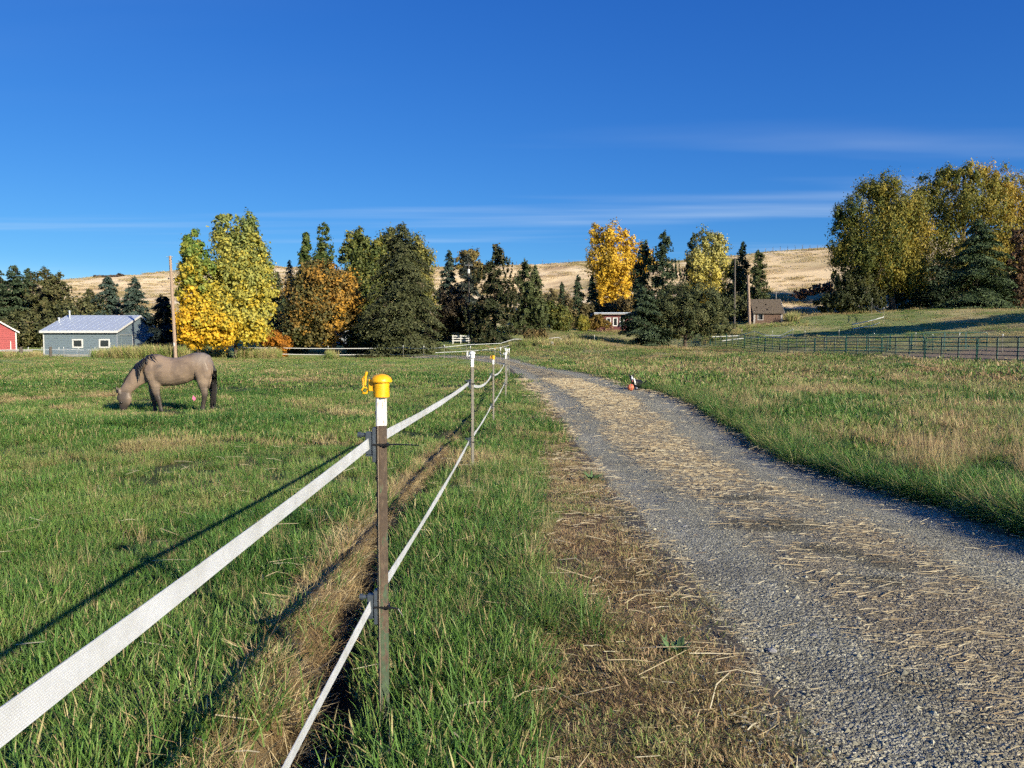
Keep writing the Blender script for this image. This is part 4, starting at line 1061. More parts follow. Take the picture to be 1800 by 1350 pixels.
MB().box(-h2 - .06, -.06, -.4, h2 + .06, dep + .06, .26).build('foundation', M['concrete'], house)
ov = .25
mb = MB(); sl = (r2_ - e2) / (dep / 2)
for s_ in (0, 1):
    ya, yb = (-.35, dep / 2) if s_ == 0 else (dep + .35, dep / 2)
    za = e2 - .35 * sl
    q = [(-h2 - ov, ya, za), (h2 + ov, ya, za), (h2 + ov, yb, r2_), (-h2 - ov, yb, r2_)]
    mb.add(q + [(x, y, z + .10) for x, y, z in q], [(0, 1, 2, 3), (4, 5, 6, 7), (0, 1, 5, 4), (1, 2, 6, 5), (2, 3, 7, 6), (3, 0, 4, 7)])
roof = mb.build('roof', M['metal_roof'], house)
nr = 14
for i in range(nr + 1):
    xx = -h2 - ov + .03 + (wd_ + 2 * ov - .06) * i / nr
    mb = MB(); za = e2 - .35 * sl + .10
    mb.tube([(xx, -.35, za + .004), (xx, dep / 2, r2_ + .104)], .018, 4); mb.build('standing_seam', M['metal_roof'], roof)
mb = MB(); mb.box(-h2 - ov - .02, -.42, e2 - .35 * sl - .14, h2 + ov + .02, -.353, e2 - .35 * sl + .12); mb.build('fascia', M['white'], roof)
mb = MB(); za = e2 - .35 * sl
for (ya, z1, yb, z2) in ((-.352, za, dep / 2, r2_), (dep + .352, za, dep / 2, r2_)):
    mb.add([(h2 + ov + .003, ya, z1 - .1), (h2 + ov + .05, ya, z1 - .1), (h2 + ov + .05, yb, z2 - .1), (h2 + ov + .003, yb, z2 - .1),
            (h2 + ov + .003, ya, z1 + .12), (h2 + ov + .05, ya, z1 + .12), (h2 + ov + .05, yb, z2 + .12), (h2 + ov + .003, yb, z2 + .12)],
           [(0, 1, 2, 3), (4, 5, 6, 7), (0, 1, 5, 4), (1, 2, 6, 5), (2, 3, 7, 6), (3, 0, 4, 7)])
mb.build('rake_trim', M['white'], roof)
for x_, y_, h_, r_ in ((W(124, 600, D + 4.2)[0] - (hx0 + hx1) / 2, 4.2, .85, .10), (W(105, 600, D + 3)[0] - (hx0 + hx1) / 2, 3.0, .4, .11)):
    mb = MB(); zb = e2 + sl * y_
    mb.lathe([(r_, -.2), (r_, h_), (r_ * 1.5, h_ + .02), (r_ * 1.5, h_ + .1), (r_ * .2, h_ + .16)], 12, (x_, y_, zb)); mb.build('flue_pipe', M['galv'], roof, smooth=True)
for (p0, p1) in ((110.5, 125.0), (158.5, 173.5)):
    window(house, W(p0, 0, D)[0] - (hx0 + hx1) / 2, W(p1, 0, D)[0] - (hx0 + hx1) / 2, 2.0 - .25 - .72 + hz * 0 + .12, 2.0 - .25 + .10, 0, .16)
for xx in (-h2, h2):
    MB().box(xx - .05, -.035, .26, xx + .05, .05, e2 - .02).build('corner_trim', M['white'] if xx < 0 else M['galv'], house)
mb = MB(); mb.box(h2 + .003, .9, .3, h2 + .05, 3.6, 2.45); dr = mb.build('sliding_door', M['blue_siding'], house)
MB().box(h2 + .006, .6, 2.46, h2 + .09, 4.4, 2.56).build('door_track', M['galv'], dr)
MB().box(h2 + .055, 3.45, .32, h2 + .075, 3.55, 2.44).build('door_edge', M['white'], dr)

# red barn
D = 90.0
bx1 = W(29, 600, D)[0]; bw = 8.2; bx0 = bx1 - bw; bcx = (bx0 + bx1) / 2
bz0 = tz(bcx, D); be = W(0, 582, D)[2] - bz0; br = be + bw / 2 * .66
ra_ = R(34); barn = empty('red_barn', (bx1 - bw / 2 * math.cos(ra_), D - bw / 2 * math.sin(ra_), bz0), ra_); tag(barn, 'red barn with white corner trim cut by the left edge', 'barn')
k = bw / 2; dp = 10
mb = MB()
mb.add([(-k, 0, -.3), (k, 0, -.3), (k, dp, -.3), (-k, dp, -.3), (-k, 0, be), (k, 0, be), (k, dp, be), (-k, dp, be), (0, 0, br), (0, dp, br)],
       [(0, 1, 5, 8, 4), (2, 3, 7, 9, 6), (1, 2, 6, 5), (3, 0, 4, 7), (0, 3, 2, 1)])
mb.build('wall', M['red_siding'], barn)
mb = MB()
for s_ in (-1, 1):
    q = [(s_ * (k + .3), -.3, be - .3 * .66), (0, -.3, br), (0, dp + .3, br), (s_ * (k + .3), dp + .3, be - .3 * .66)]
    mb.add(q + [(x, y, z + .12) for x, y, z in q], [(0, 1, 2, 3), (4, 5, 6, 7), (0, 1, 5, 4), (1, 2, 6, 5), (2, 3, 7, 6), (3, 0, 4, 7)])
mb.build('roof', M['shingle'], barn)
mb = MB()
for s_ in (-1, 1):
    q = [(s_ * (k + .32), -.36, be - .32 * .66 - .06), (0, -.36, br - .06), (0, -.303, br - .06), (s_ * (k + .32), -.303, be - .32 * .66 - .06)]
    mb.add(q + [(x, y, z + .19) for x, y, z in q], [(0, 1, 2, 3), (4, 5, 6, 7), (0, 1, 5, 4), (1, 2, 6, 5), (2, 3, 7, 6), (3, 0, 4, 7)])
mb.build('rake_trim', M['white'], barn)
for s_ in (-1, 1): MB().box(s_ * k - .10 * (s_ > 0) - .03 * (s_ < 0), -.04, -.2, s_ * k + .03 * (s_ > 0) + .10 * (s_ < 0), .06, be - .1).build('corner_trim', M['white'], barn)
MB().box(k - .62, -.035, -.2, k - .54, .01, 1.75).build('batten', M['white'], barn)
window(barn, bw / 2 - 2.75, bw / 2 - 2.0, .75, 1.55, 0, .12, 1)

# pale house mostly hidden behind the maple
D = 112.0
c_ = W(600, 620, D); zz = tz(c_[0], D)
hs = empty('pale_house', (c_[0], D, zz)); tag(hs, 'pale house mostly hidden behind the maple and spruce', 'house')
mb = MB(); mb.add([(-5, 0, -.3), (5, 0, -.3), (5, 7, -.3), (-5, 7, -.3), (-5, 0, 3), (5, 0, 3), (5, 7, 3), (-5, 7, 3), (-5, 3.5, 5), (5, 3.5, 5)], [(0, 1, 5, 4), (2, 3, 7, 6), (1, 2, 6, 9, 5), (3, 0, 4, 8, 7)])
mb.build('wall', siding('pale_siding', (.42, .47, .52), .2), hs)
mb = MB()
for (ya, yb) in ((-.4, 3.5), (7.4, 3.5)):
    q = [(-5.3, ya, 2.8), (5.3, ya, 2.8), (5.3, yb, 5.05), (-5.3, yb, 5.05)]
    mb.add(q + [(x, y, z + .12) for x, y, z in q], [(0, 1, 2, 3), (4, 5, 6, 7), (0, 1, 5, 4), (1, 2, 6, 5), (2, 3, 7, 6), (3, 0, 4, 7)])
mb.build('roof', M['shingle'], hs)
for x_ in (-3.2, -.4, 2.2): window(hs, x_, x_ + 1, 1.0, 2.2, 0, .1)

# trailer parked in the shade right of the blue house
M['trailer'] = plain('shade_toned_trailer', (.30, .33, .36), .5, .12, 2)  # white body coloured dull grey-blue to paint in deep tree shade
D = 96.0
c_ = W(276, 612, D); zz = tz(c_[0], D)
tr_ = empty('camping_trailer', (c_[0], D, zz)); tag(tr_, 'white camping trailer parked in shade beside the utility pole', 'trailer')
MB().box(-1.6, 0, .5, 3.4, 2.2, 2.1).build('body', M['trailer'], tr_, bevel=.15)
for x_ in (-1.2, .1, 1.6):
    w_ = MB().box(x_, -.03, 1.2, x_ + .8, .02, 1.8).build('window', M['black'], tr_); MB().box(x_ + .06, -.04, 1.26, x_ + .74, -.031, 1.74).build('pane', M['glass'], w_)
for x_ in (.5, 1.25):
    mb = MB(); mb.tube([(x_, .0, .33), (x_, .22, .33)], .33, 16); mb.build('wheel', M['black'], tr_)

# low red house in the middle
D = 131.0
rx0, rx1 = W(1049, 570, D)[0], W(1116, 570, D)[0]; c_ = W(1080, 578, D); zz = tz(c_[0], D) - .1
rh = empty('red_house', ((rx0 + rx1) / 2, D, zz)); tag(rh, 'low dark red house with flat roof and white framed windows', 'house')
k = (rx1 - rx0) / 2; top_z = W(1080, 551, D)[2] - zz
MB().box(-k, 0, -.5, k, 5, top_z - .2).build('wall', siding('dark_red_siding', (.105, .018, .017), .2), rh)
MB().box(-k - .5, -.5, top_z - .19, k + .3, 5.4, top_z + .08).build('roof', M['grey_wood'], rh)
MB().box(-k - .52, -.58, top_z - .02, k + .32, -.503, top_z + .16).build('fascia', M['metal_roof'], rh)
for p0 in (1071, 1083, 1095): window(rh, W(p0, 0, D)[0] - (rx0 + rx1) / 2, W(p0 + 5.5, 0, D)[0] - (rx0 + rx1) / 2, top_z - 2.0, top_z - .85, 0, .16)

# old wooden shed
D = 121.0
sx0, sx1 = W(1326, 560, D)[0], W(1374, 560, D)[0]; scx = (sx0 + sx1) / 2; szz = tz(scx, D) - .05
sh = empty('wooden_shed', (scx, D, szz)); tag(sh, 'weathered wooden shed with mossy shingle roof on the slope', 'shed')
k = (sx1 - sx0) / 2; ee = W(1350, 547, D)[2] - szz; rr_ = W(1350, 526, D + 1.7)[2] - szz; dp = 3.4
npl = 10
for i in range(npl):
    z0 = -.2 + (ee + .2) * i / npl; z1 = -.2 + (ee + .2) * (i + 1) / npl - .012
    o_ = random.uniform(0, .02)
    wx0, wx1 = W(1342.5, 0, D)[0] - scx, W(1350.5, 0, D)[0] - scx
    if ee - 1.42 < (z0 + z1) / 2 < ee - .35:
        MB().box(-k, -o_, z0, wx0 - .05, .04, z1).build('plank', M['old_wood'], sh); MB().box(wx1 + .05, -o_, z0, k, .04, z1).build('plank', M['old_wood'], sh)
    else: MB().box(-k, -o_, z0, k, .04, z1).build('plank', M['old_wood'], sh)
    MB().box(k - .04, .045, z0, k + o_, dp, z1).build('plank', M['old_wood'], sh)
    MB().box(-k - o_, .045, z0, -k + .04, dp, z1).build('plank', M['old_wood'], sh)
for sg in (-1, 1):
    mb = MB(); xg = sg * (k - .02); mb.add([(xg, .0, ee), (xg, dp, ee), (xg, dp / 2, rr_ - .1)], [(0, 1, 2)]); mb.build('gable', M['old_wood'], sh)
MB().box(-k, dp - .04, -.2, k, dp, ee).build('back_wall', M['old_wood'], sh)
mb = MB(); x0, x1, z0, z1 = wx0, wx1, ee - 1.30, ee - .30
mb.box(x0 - .12, -.06, z1, x1 + .12, .03, z1 + .12); mb.box(x0 - .12, -.06, z0 - .12, x1 + .12, .03, z0); mb.box(x0 - .12, -.05, z0, x0, .03, z1); mb.box(x1, -.05, z0, x1 + .12, .03, z1)
wf = mb.build('window', M['grey_wood'], sh); MB().box(x0, .25, z0, x1, .3, z1).build('interior_shade_panel', M['dark'], wf)  # dark panel behind the frame paints the shaded interior
for xx in (-k, k): MB().box(xx - .14, -.045, -.2, xx + .14, -.02 - .004, ee - .02).build('corner_board', M['grey_wood'], sh)
MB().box(k + .022, .05, -.2, k + .05, .25, ee - .02).build('corner_board', M['grey_wood'], sh)
rs = MB(); slp = (rr_ - ee) / (dp / 2)
for side in (0, 1):
    rows, colsn = 9, 22
    for i in range(rows):
        f0, f1 = i / rows, (i + 1.25) / rows
        for j in range(colsn):
            if side == 0 and random.random() < .03: continue
            a0 = -k - .3 + (2 * k + .6) * j / colsn; a1 = a0 + (2 * k + .6) / colsn - .012
            L_ = dp / 2 + .35
            yy = lambda f: -.35 + L_ * f
            zf = lambda f: ee - .35 * slp + (L_ * f) * slp
            t0 = random.uniform(.03, .07)
            g = lambda y: y if side == 0 else dp - y
            f1c = min(f1, 1.0)
            rs.add([(a0, g(yy(f0)), zf(f0) + t0), (a1, g(yy(f0)), zf(f0) + t0), (a1, g(yy(f1c)), zf(f1c) + .012), (a0, g(yy(f1c)), zf(f1c) + .012),
                    (a0, g(yy(f0)), zf(f0)), (a1, g(yy(f0)), zf(f0)), (a1, g(yy(f1c)), zf(f1c) - .01), (a0, g(yy(f1c)), zf(f1c) - .01)], [(0, 1, 2, 3), (4, 5, 6, 7), (0, 1, 5, 4), (1, 2, 6, 5), (3, 0, 4, 7)])
shg = rs.build('shingles', M['shingle'], sh); shg['kind'] = 'stuff'
mb = MB(); za = ee - .35 * slp
for (ya, yb) in ((-.37, dp / 2), (dp + .37, dp / 2)):
    q = [(k + .302, ya, za - .06), (k + .34, ya, za - .06), (k + .34, yb, rr_ - .06), (k + .302, yb, rr_ - .06)]
    mb.add(q + [(x, y, z + .16) for x, y, z in q], [(0, 1, 2, 3), (4, 5, 6, 7), (0, 1, 5, 4), (1, 2, 6, 5), (2, 3, 7, 6), (3, 0, 4, 7)])
mb.build('rake_board', M['grey_wood'], sh)
mb = MB(); ax_ = k - .35
mb.tube([(ax_, dp / 2, rr_), (ax_, dp / 2, rr_ + 1.2)], .05, 6); mb.tube([(ax_ - .5, dp / 2, rr_ + 1.12), (ax_ + .5, dp / 2, rr_ + 1.12)], .03, 6); mb.build('roof_mast', M['grey_wood'], sh)

# utility poles
def pole(name, label, base, top, d, r, mat, extras=True):
    b_ = W(base[0], base[1], d); t_ = W(top[0], top[1], d); z0 = tz(b_[0], d)
    o = empty(name, (b_[0], d, z0)); tag(o, label, 'utility pole')
    v = (t_[0] - b_[0], 0, t_[2] - z0)
    MB().tube([(0, 0, -.4), (v[0] * .5, 0, v[2] * .5), v], [r * 1.15, r, r * .8], 12).build('shaft', M[mat], o, smooth=True)
    return o, v
o, v = pole('utility_pole', 'tall brown wooden utility pole behind the grazing horse', (309, 629), (299, 450), 81, .16, 'pole_wood')
for s_ in (-1, 1):
    zz = v[2] * .78
    mb = MB(); mb.tube([(v[0] * .78, 0, zz), (v[0] * .78 + s_ * .28, 0, zz)], .03, 6); mb.lathe([(.03, 0), (.075, .05), (.075, .14), (.03, .18)], 8, (v[0] * .78 + s_ * .3, 0, zz - .06)); mb.build('insulator', M['black'], o)
MB().box(v[0] - .35, -.03, v[2] - .12, v[0] + .35, .03, v[2] - .06).build('top_bracket', M['galv'], o)
MB().box(v[0] * .12 - .07, -.21, v[2] * .13, v[0] * .12 + .07, -.19, v[2] * .13 + .35).build('tag_plate', M['white'], o)
pole('utility_pole', 'thinner dark bare pole left of the wooden shed', (1291, 582), (1292, 455), 112, .14, 'pole_dark')
pole('utility_pole', 'shorter brown bare pole beside the wooden shed', (1318, 572), (1315, 484), 116, .20, 'pole_wood')
o, v = pole('lamp_pole', 'slim dark lamp pole with white head between the conifers', (826, 602), (824, 462), 104, .11, 'pole_dark'); o['category'] = 'lamp pole'
mb = MB(); mb.lathe([(.05, 0), (.16, .08), (.18, .5), (.12, .62), (.02, .66)], 10, (v[0], -.2, v[2] * .86)); mb.build('lamp_head', M['white'], o)
MB().tube([(v[0] - .5, 0, v[2] * .97), (v[0] + .5, 0, v[2] * .97)], .04, 6).build('crossbar', M['galv'], o)

# ------------------------------------------------------------------ green corral panels
PL = 5.31
def cx(Y): return 31 - .11 * (Y - 47)
def make_panel():
    root = empty('corral_fence_panel', (0, 0, 0))
    H, n = 1.56, 6; Lr = PL - .09; rad = .030
    zs = [.16, .42, .68, .94, 1.24, H]
    mb = MB(); c_ = .16   # outer frame with rounded upper corners
    arc = lambda cx_, a0, a1: [(cx_ + c_ * math.cos(a), 0, H - c_ + c_ * math.sin(a)) for a in np.linspace(a0, a1, 6)]
    mb.tube([(0, 0, .02), (0, 0, H - c_)] + arc(c_, math.pi, math.pi / 2) + arc(Lr - c_, math.pi / 2, 0) + [(Lr, 0, .02)], rad * 1.25, 8)
    mb.build('frame', M['green_pipe'], root, smooth=True)
    for z in zs[:-1]: MB().tube([(0, 0, z), (Lr, 0, z)], rad, 6).build('rail', M['green_pipe'], root, smooth=True)
    for f in (1 / 3, 2 / 3): MB().box(Lr * f - .06, -.02, zs[0] - .02, Lr * f + .06, .02, H - .02).build('upright', M['green_pipe'], root)
    for x_ in (.0, Lr):
        for z in (.35, 1.15): MB().box(x_ - .05, -.04, z, x_ + .05, .04, z + .05).build('hinge_clamp', M['green_pipe'], root)
    return root
def copy_tree(o, parent=None):
    c = o.copy(); COL.objects.link(c)
    if parent is not None: c.parent = parent
    for ch in list(o.children): copy_tree(ch, c)
    return c
pan = make_panel()
Yp = 40.1; first = True; i = 0
while Yp < 112:
    o = pan if first else copy_tree(pan); first = False
    x0, x1 = cx(Yp), cx(Yp + PL)
    ya, yb = Yp, Yp + PL
    za, zb = tz(x0, ya), tz(x1, yb)
    o.location = (x0, ya, za + random.uniform(0, .05)); o.rotation_euler = (random.uniform(-.02, .02), -math.atan2(zb - za, PL), math.atan2(yb - ya, x1 - x0))
    tag(o, f'green pipe corral panel, {ordinal(i)} from the right edge of the picture', 'corral panel', 'green corral panels in a row')
    Yp += PL; i += 1
# one more run further inside the corral
for j, (p0, d0, a) in enumerate(((1640, 68, 2.9), (1735, 66, 3.05), (1560, 71, 2.8))):
    o = copy_tree(pan); c_ = W(p0, 600, d0); o.location = (c_[0], d0, tz(c_[0], d0)); o.rotation_euler = (0, 0, a)
    tag(o, f'green pipe panel inside the corral, {("middle", "rightmost", "leftmost")[j]} of the inner three', 'corral panel', 'inner corral panels')
# ------------------------------------------------------------------ tape fence
M['tape'] = None
m, nt, b = mat_new('white_woven_tape')
t_ = nd(nt, 'ShaderNodeTexCoord'); br_ = nd(nt, 'ShaderNodeTexBrick')
mpp = nd(nt, 'ShaderNodeMapping'); mpp.inputs['Rotation'].default_value = (R(90), 0, 0); mpp.inputs['Scale'].default_value = (1, 1, 1)
sp_ = nd(nt, 'ShaderNodeSeparateXYZ'); nt.links.new(t_.outputs['Object'], sp_.inputs[0])
cb_ = nd(nt, 'ShaderNodeCombineXYZ'); nt.links.new(sp_.outputs['Y'], cb_.inputs[0]); nt.links.new(sp_.outputs['Z'], cb_.inputs[1]); nt.links.new(cb_.outputs[0], br_.inputs['Vector'])
br_.inputs['Scale'].default_value = 1.0; br_.inputs['Brick Width'].default_value = .0046; br_.inputs['Row Height'].default_value = .0031; br_.inputs['Mortar Size'].default_value = .00055; br_.inputs['Mortar Smooth'].default_value = .6
br_.inputs['Color1'].default_value = (.66, .685, .73, 1); br_.inputs['Color2'].default_value = (.61, .64, .69, 1); br_.inputs['Mortar'].default_value = (.50, .50, .51, 1)
n_ = noise(nt, 9, 4); rr2 = ramp(nt, n_.outputs['Fac'], [(.3, (.80, .79, .75)), (.6, (1, 1, 1))])
nt.links.new(mixc(nt, 1.0, br_.outputs['Color'], rr2.outputs[0], 'MULTIPLY'), b.inputs['Base Color']); b.inputs['Roughness'].default_value = .6
M['tape'] = m
m, nt, b = mat_new('worn_green_post')
t_ = nd(nt, 'ShaderNodeTexCoord'); sp_ = nd(nt, 'ShaderNodeSeparateXYZ'); nt.links.new(t_.outputs['Object'], sp_.inputs[0])
n_ = noise(nt, 22, 6, .7, vec_scale=(3, 3, .8))
mrr = nd(nt, 'ShaderNodeMapRange'); mrr.inputs['From Min'].default_value = .1; mrr.inputs['From Max'].default_value = 1.0; mrr.inputs['To Min'].default_value = .05; mrr.inputs['To Max'].default_value = -.16
nt.links.new(sp_.outputs['Z'], mrr.inputs[0])
ad = nd(nt, 'ShaderNodeMath'); ad.operation = 'ADD'; nt.links.new(n_.outputs['Fac'], ad.inputs[0]); nt.links.new(mrr.outputs[0], ad.inputs[1])
g_ = ramp(nt, ad.outputs[0], [(.36, (.075, .052, .036)), (.47, (.125, .088, .06)), (.51, (.06, .09, .05)), (.7, (.085, .12, .07))])
n2_ = noise(nt, 60, 5); g2 = ramp(nt, n2_.outputs['Fac'], [(.3, (.75,) * 3), (.7, (1.2,) * 3)])
nt.links.new(mixc(nt, 1.0, g_.outputs[0], g2.outputs[0], 'MULTIPLY'), b.inputs['Base Color']); b.inputs['Roughness'].default_value = .75; bump(nt, b, ad.outputs[0], .3, .003)
M['tpost'] = m
M['tip'] = plain('white_post_paint', (.72, .72, .71), .5, .08, 30)
m, nt, b = mat_new('rust_streaked_white')
n_ = noise(nt, 40, 5, .7, vec_scale=(4, 4, .6)); r_ = ramp(nt, n_.outputs['Fac'], [(.36, (.42, .19, .08)), (.43, (.60, .60, .59))])
nt.links.new(r_.outputs[0], b.inputs['Base Color']); b.inputs['Roughness'].default_value = .55; M['tip_rust'] = m
M['ridge'] = plain('lit_worn_edge', (.24, .19, .14), .5, .5, 40, vec_scale=(1, 1, .4))  # worn steel, lightened to carry a painted highlight
M['steel_post'] = plain('bare_steel_post', (.20, .185, .155), .6, .3, 14, metal=.1)
M['yellow'] = plain('yellow_plastic', (.80, .40, .006), .42, .16, 35, spec=.5)
M['capwhite'] = plain('white_plastic', (.80, .80, .79), .42, .05, 12, spec=.5)
M['slate'] = plain('dark_grey_plastic', (.055, .068, .085), .45, .2, 30, spec=.5)
M['tie'] = plain('black_nylon', (.012, .012, .013), .35, .2, 20)

def t_section(mb, z0, z1, fw=.019, t=.005, st=.026):
    """T profile: flange across y on the -x side, stem to +x"""
    pr = [(-.019, -fw * .8), (-.0125, -fw * 1.05), (-.0085, -fw), (-.007, -t * 1.2), (st - .007, -t * .6), (st - .007, t * .6), (-.007, t * 1.2), (-.0085, fw), (-.019, fw)]
    n = len(pr)
    v = [(x, y, z0) for x, y in pr] + [(x, y, z1) for x, y in pr]
    f = [(i, (i + 1) % n, (i + 1) % n + n, i + n) for i in range(n)] + [tuple(range(n))[::-1], tuple(range(n, 2 * n))]
    mb.add(v, f)
def cap(root, z, mat, clip=True):
    mb = MB(); r = .030
    mb.lathe([(r, z - .055), (r, z), (.040, z + .001), (.041, z + .006), (.036, z + .018), (.024, z + .027), (.010, z + .031), (.001, z + .032)], 28)
    c = mb.build('cap', M[mat], root, smooth=True)
    if clip:
        mb = MB(); mb.box(-.046, -.010, z - .032, -.029, .010, z + .012)
        mb.tube([(-.058, 0, z - .042), (-.070, 0, z - .040), (-.074, 0, z - .030), (-.068, 0, z - .020), (-.056, 0, z - .020), (-.050, 0, z - .030), (-.058, 0, z - .042)], .0042, 8)
        mb.tube([(-.066, 0, z - .020), (-.071, 0, z + .012), (-.066, 0, z + .020)], .0038, 8)
        mb.tube([(-.062, 0, z - .012), (-.058, 0, z + .030)], .0045, 8); mb.tube([(-.066, 0, z + .020), (-.060, 0, z + .018), (-.054, 0, z + .040)], .005, 8)
        mb.build('tape_clip', M[mat], c, smooth=True, bevel=.001)
def insulator(root, z, tail=.11, bend=0):
    mb = MB()
    mb.box(-.060, -.014, z - .040, -.036, .016, z + .045); mb.box(-.034, -.018, z - .068, -.020, .018, z + .062); mb.box(-.037, -.012, z - .030, -.033, .012, z + .035)
    mb.box(-.062, -.016, z - .046, -.020, .018, z - .041)
    i_ = mb.build('insulator', M['slate'], root, bevel=.003)
    mb = MB(); mb.tube([(-.058, 0, z + .034), (-.078, 0, z + .034)], .008, 8); mb.tube([(-.078, 0, z + .034), (-.090, 0, z + .034)], [.013, .011], 10); mb.build('bolt', M['slate'], i_, smooth=True)
    mb = MB()
    mb.box(-.031, -.0225, z - .004, .0215, -.0190, z + .003); mb.box(-.031, .0190, z - .004, .0215, .0225, z + .003); mb.box(.0190, -.0189, z - .0038, .0225, .0189, z + .0028)
    mb.box(.0195, -.026, z - .006, .030, -.018, z + .005)
    mb.tube([(.028, -.022, z), (.06, -.024, z + .001 - bend * .2), (.028 + tail, -.026, z - .002 - bend)], [.0032, .003, .002], 6)
    mb.build('cable_tie', M['tie'], i_)
def tpost(label, x, y, ztop, capc, mat='tpost', full=True, tip='tip', ins=(1.06, .45), tail=(.11, .05), group='posts of the tape fence', clip=True, lean=(0, 0)):
    z0 = tz(x, y); H = ztop - z0
    root = empty('fence_post', (x, y, z0)); tag(root, label, 'fence post', group); root.rotation_euler = (lean[0], lean[1], 0)
    zt = H - .032; zw = zt - .055 - .108
    mb = MB(); t_section(mb, -.35, zw); mb.build('post', M[mat], root)
    if full: MB().box(-.0125, -.0222, -.2, -.0098, -.0195, zw - .002).build('lit_worn_ridge', M['ridge'], root)  # pale worn strip painting the highlight along the flange edge
    if tip:
        mb = MB(); t_section(mb, zw, zt - .01, .0195, .0056, .0266); mb.build('white_tip', M[tip], root)
    if full:
        z = .12
        while z < zt - .07:
            if all(abs(z - q) > .075 for q in ins): MB().box(-.0245, -.006, z, -.0192, .006, z + .016).build('stud', M['tie'], root, bevel=.0015)
            z += .062
    if capc: cap(root, zt, capc, clip)
    for q, tl in zip(ins, tail): insulator(root, q, tl, bend=.03 if tl < .08 else 0)
    return root

P = [(-.49, 2.88), (-.50, 9.7), (-.40, 16.5), (-.19, 23.3), (-.20, 30.0), (-.14, 36.5), (-.35, 42.8), (-.72, 48.6)]
def topz(p, py): return float(W(0, py, p[1])[2])
tops = [657, 617.5, 624.5, 619.5, 613, 612.5, 611.5, 610.5]
tpost('nearest worn green and rust brown T post with yellow cap', *P[0], topz(P[0], tops[0]), 'yellow', 'tpost', True, 'tip_rust', (1.065, .445), (.115, .05))
tpost('second T post along the tape fence, bare steel with white cap', *P[1], topz(P[1], tops[1]), 'capwhite', 'steel_post', True, 'tip', (1.08, .34), (.10, .10))
tpost('third T post along the tape fence, with small yellow cap', *P[2], topz(P[2], tops[2]), 'yellow', 'steel_post', True, 'tip', (1.02, .36), (.10, .10))
tpost('fourth T post along the tape fence, white capped', *P[3], topz(P[3], tops[3]), 'capwhite', 'steel_post', False, 'tip', (1.05, .45), (.10, .10))
for i in range(4, 8):
    tpost(f'{ordinal(i)} T post along the tape fence, white capped{", at the bend" if i == 7 else ""}', *P[i], topz(P[i], tops[i]), 'capwhite', 'steel_post', False, 'tip', (1.05, .5), (.08, .08))

def ribbon(name, label, pts, width, mat, thick=.0018, n=9, sag=0.0, parent=None, cat='fence tape', group=None, twist=0.0):
    """vertical band through 3-D points, sagging between them"""
    line = []
    for i in range(len(pts) - 1):
        a, c = np.array(pts[i]), np.array(pts[i + 1]); L_ = np.linalg.norm(c - a)
        sg = sag[i] if isinstance(sag, (list, tuple)) else sag
        for k in range(n):
            f = k / n; p = a + (c - a) * f; p[2] -= sg * 4 * f * (1 - f); line.append(p)
    line.append(np.array(pts[-1])); line = np.array(line)
    tg = np.gradient(line, axis=0); tg[:, 2] = 0; tg /= np.linalg.norm(tg, axis=1)[:, None] + 1e-9
    nr = np.c_[tg[:, 1], -tg[:, 0], np.zeros(len(tg))]
    tw = np.array([twist * math.sin(i * .7) for i in range(len(line))])[:, None]
    up = np.array((0, 0, 1.0)) * np.cos(tw) + nr * np.sin(tw)
    v = np.concatenate([line + up * (s1 * width / 2) + nr * (s2 * thick / 2) for s1, s2 in ((-1, -1), (1, -1), (1, 1), (-1, 1))])
    m_ = len(line); f = []
    for k in range(4):
        k2 = (k + 1) % 4
        for i in range(m_ - 1): f.append((k * m_ + i, k * m_ + i + 1, k2 * m_ + i + 1, k2 * m_ + i))
    f = np.array(f)
    o = mesh_np(name, v, f, M[mat], parent)
    bm = bmesh.new(); bm.from_mesh(o.data); bmesh.ops.recalc_face_normals(bm, faces=bm.faces); bm.to_mesh(o.data); bm.free()
    if label: tag(o, label, cat, group)
    return o
gz = [tz(*p) for p in P]
upz = [1.065, 1.08, 1.02, 1.05, 1.05, 1.05, 1.05, 1.05]; loz = [.445, .34, .36, .45, .5, .5, .5, .5]
pre = (-.53, -4.0)
ribbon('upper_fence_tape', 'wide white upper tape running along the fence posts', [(pre[0] - .02, pre[1], 1.12)] + [(p[0] - .047, p[1], g + z + .002) for p, g, z in zip(P, gz, upz)], .040, 'tape', sag=[.03, .02, .12, .10, .1, .08, .06, .06], n=24, twist=.11)
ribbon('lower_fence_tape', 'white lower tape near the ground along the fence posts', [(pre[0] - .02, pre[1], .47)] + [(p[0] - .047, p[1], g + z + .002) for p, g, z in zip(P, gz, loz)], .040, 'tape', sag=[.01, .03, .03, .04, .04, .04, .04, .04], n=24, twist=.11)

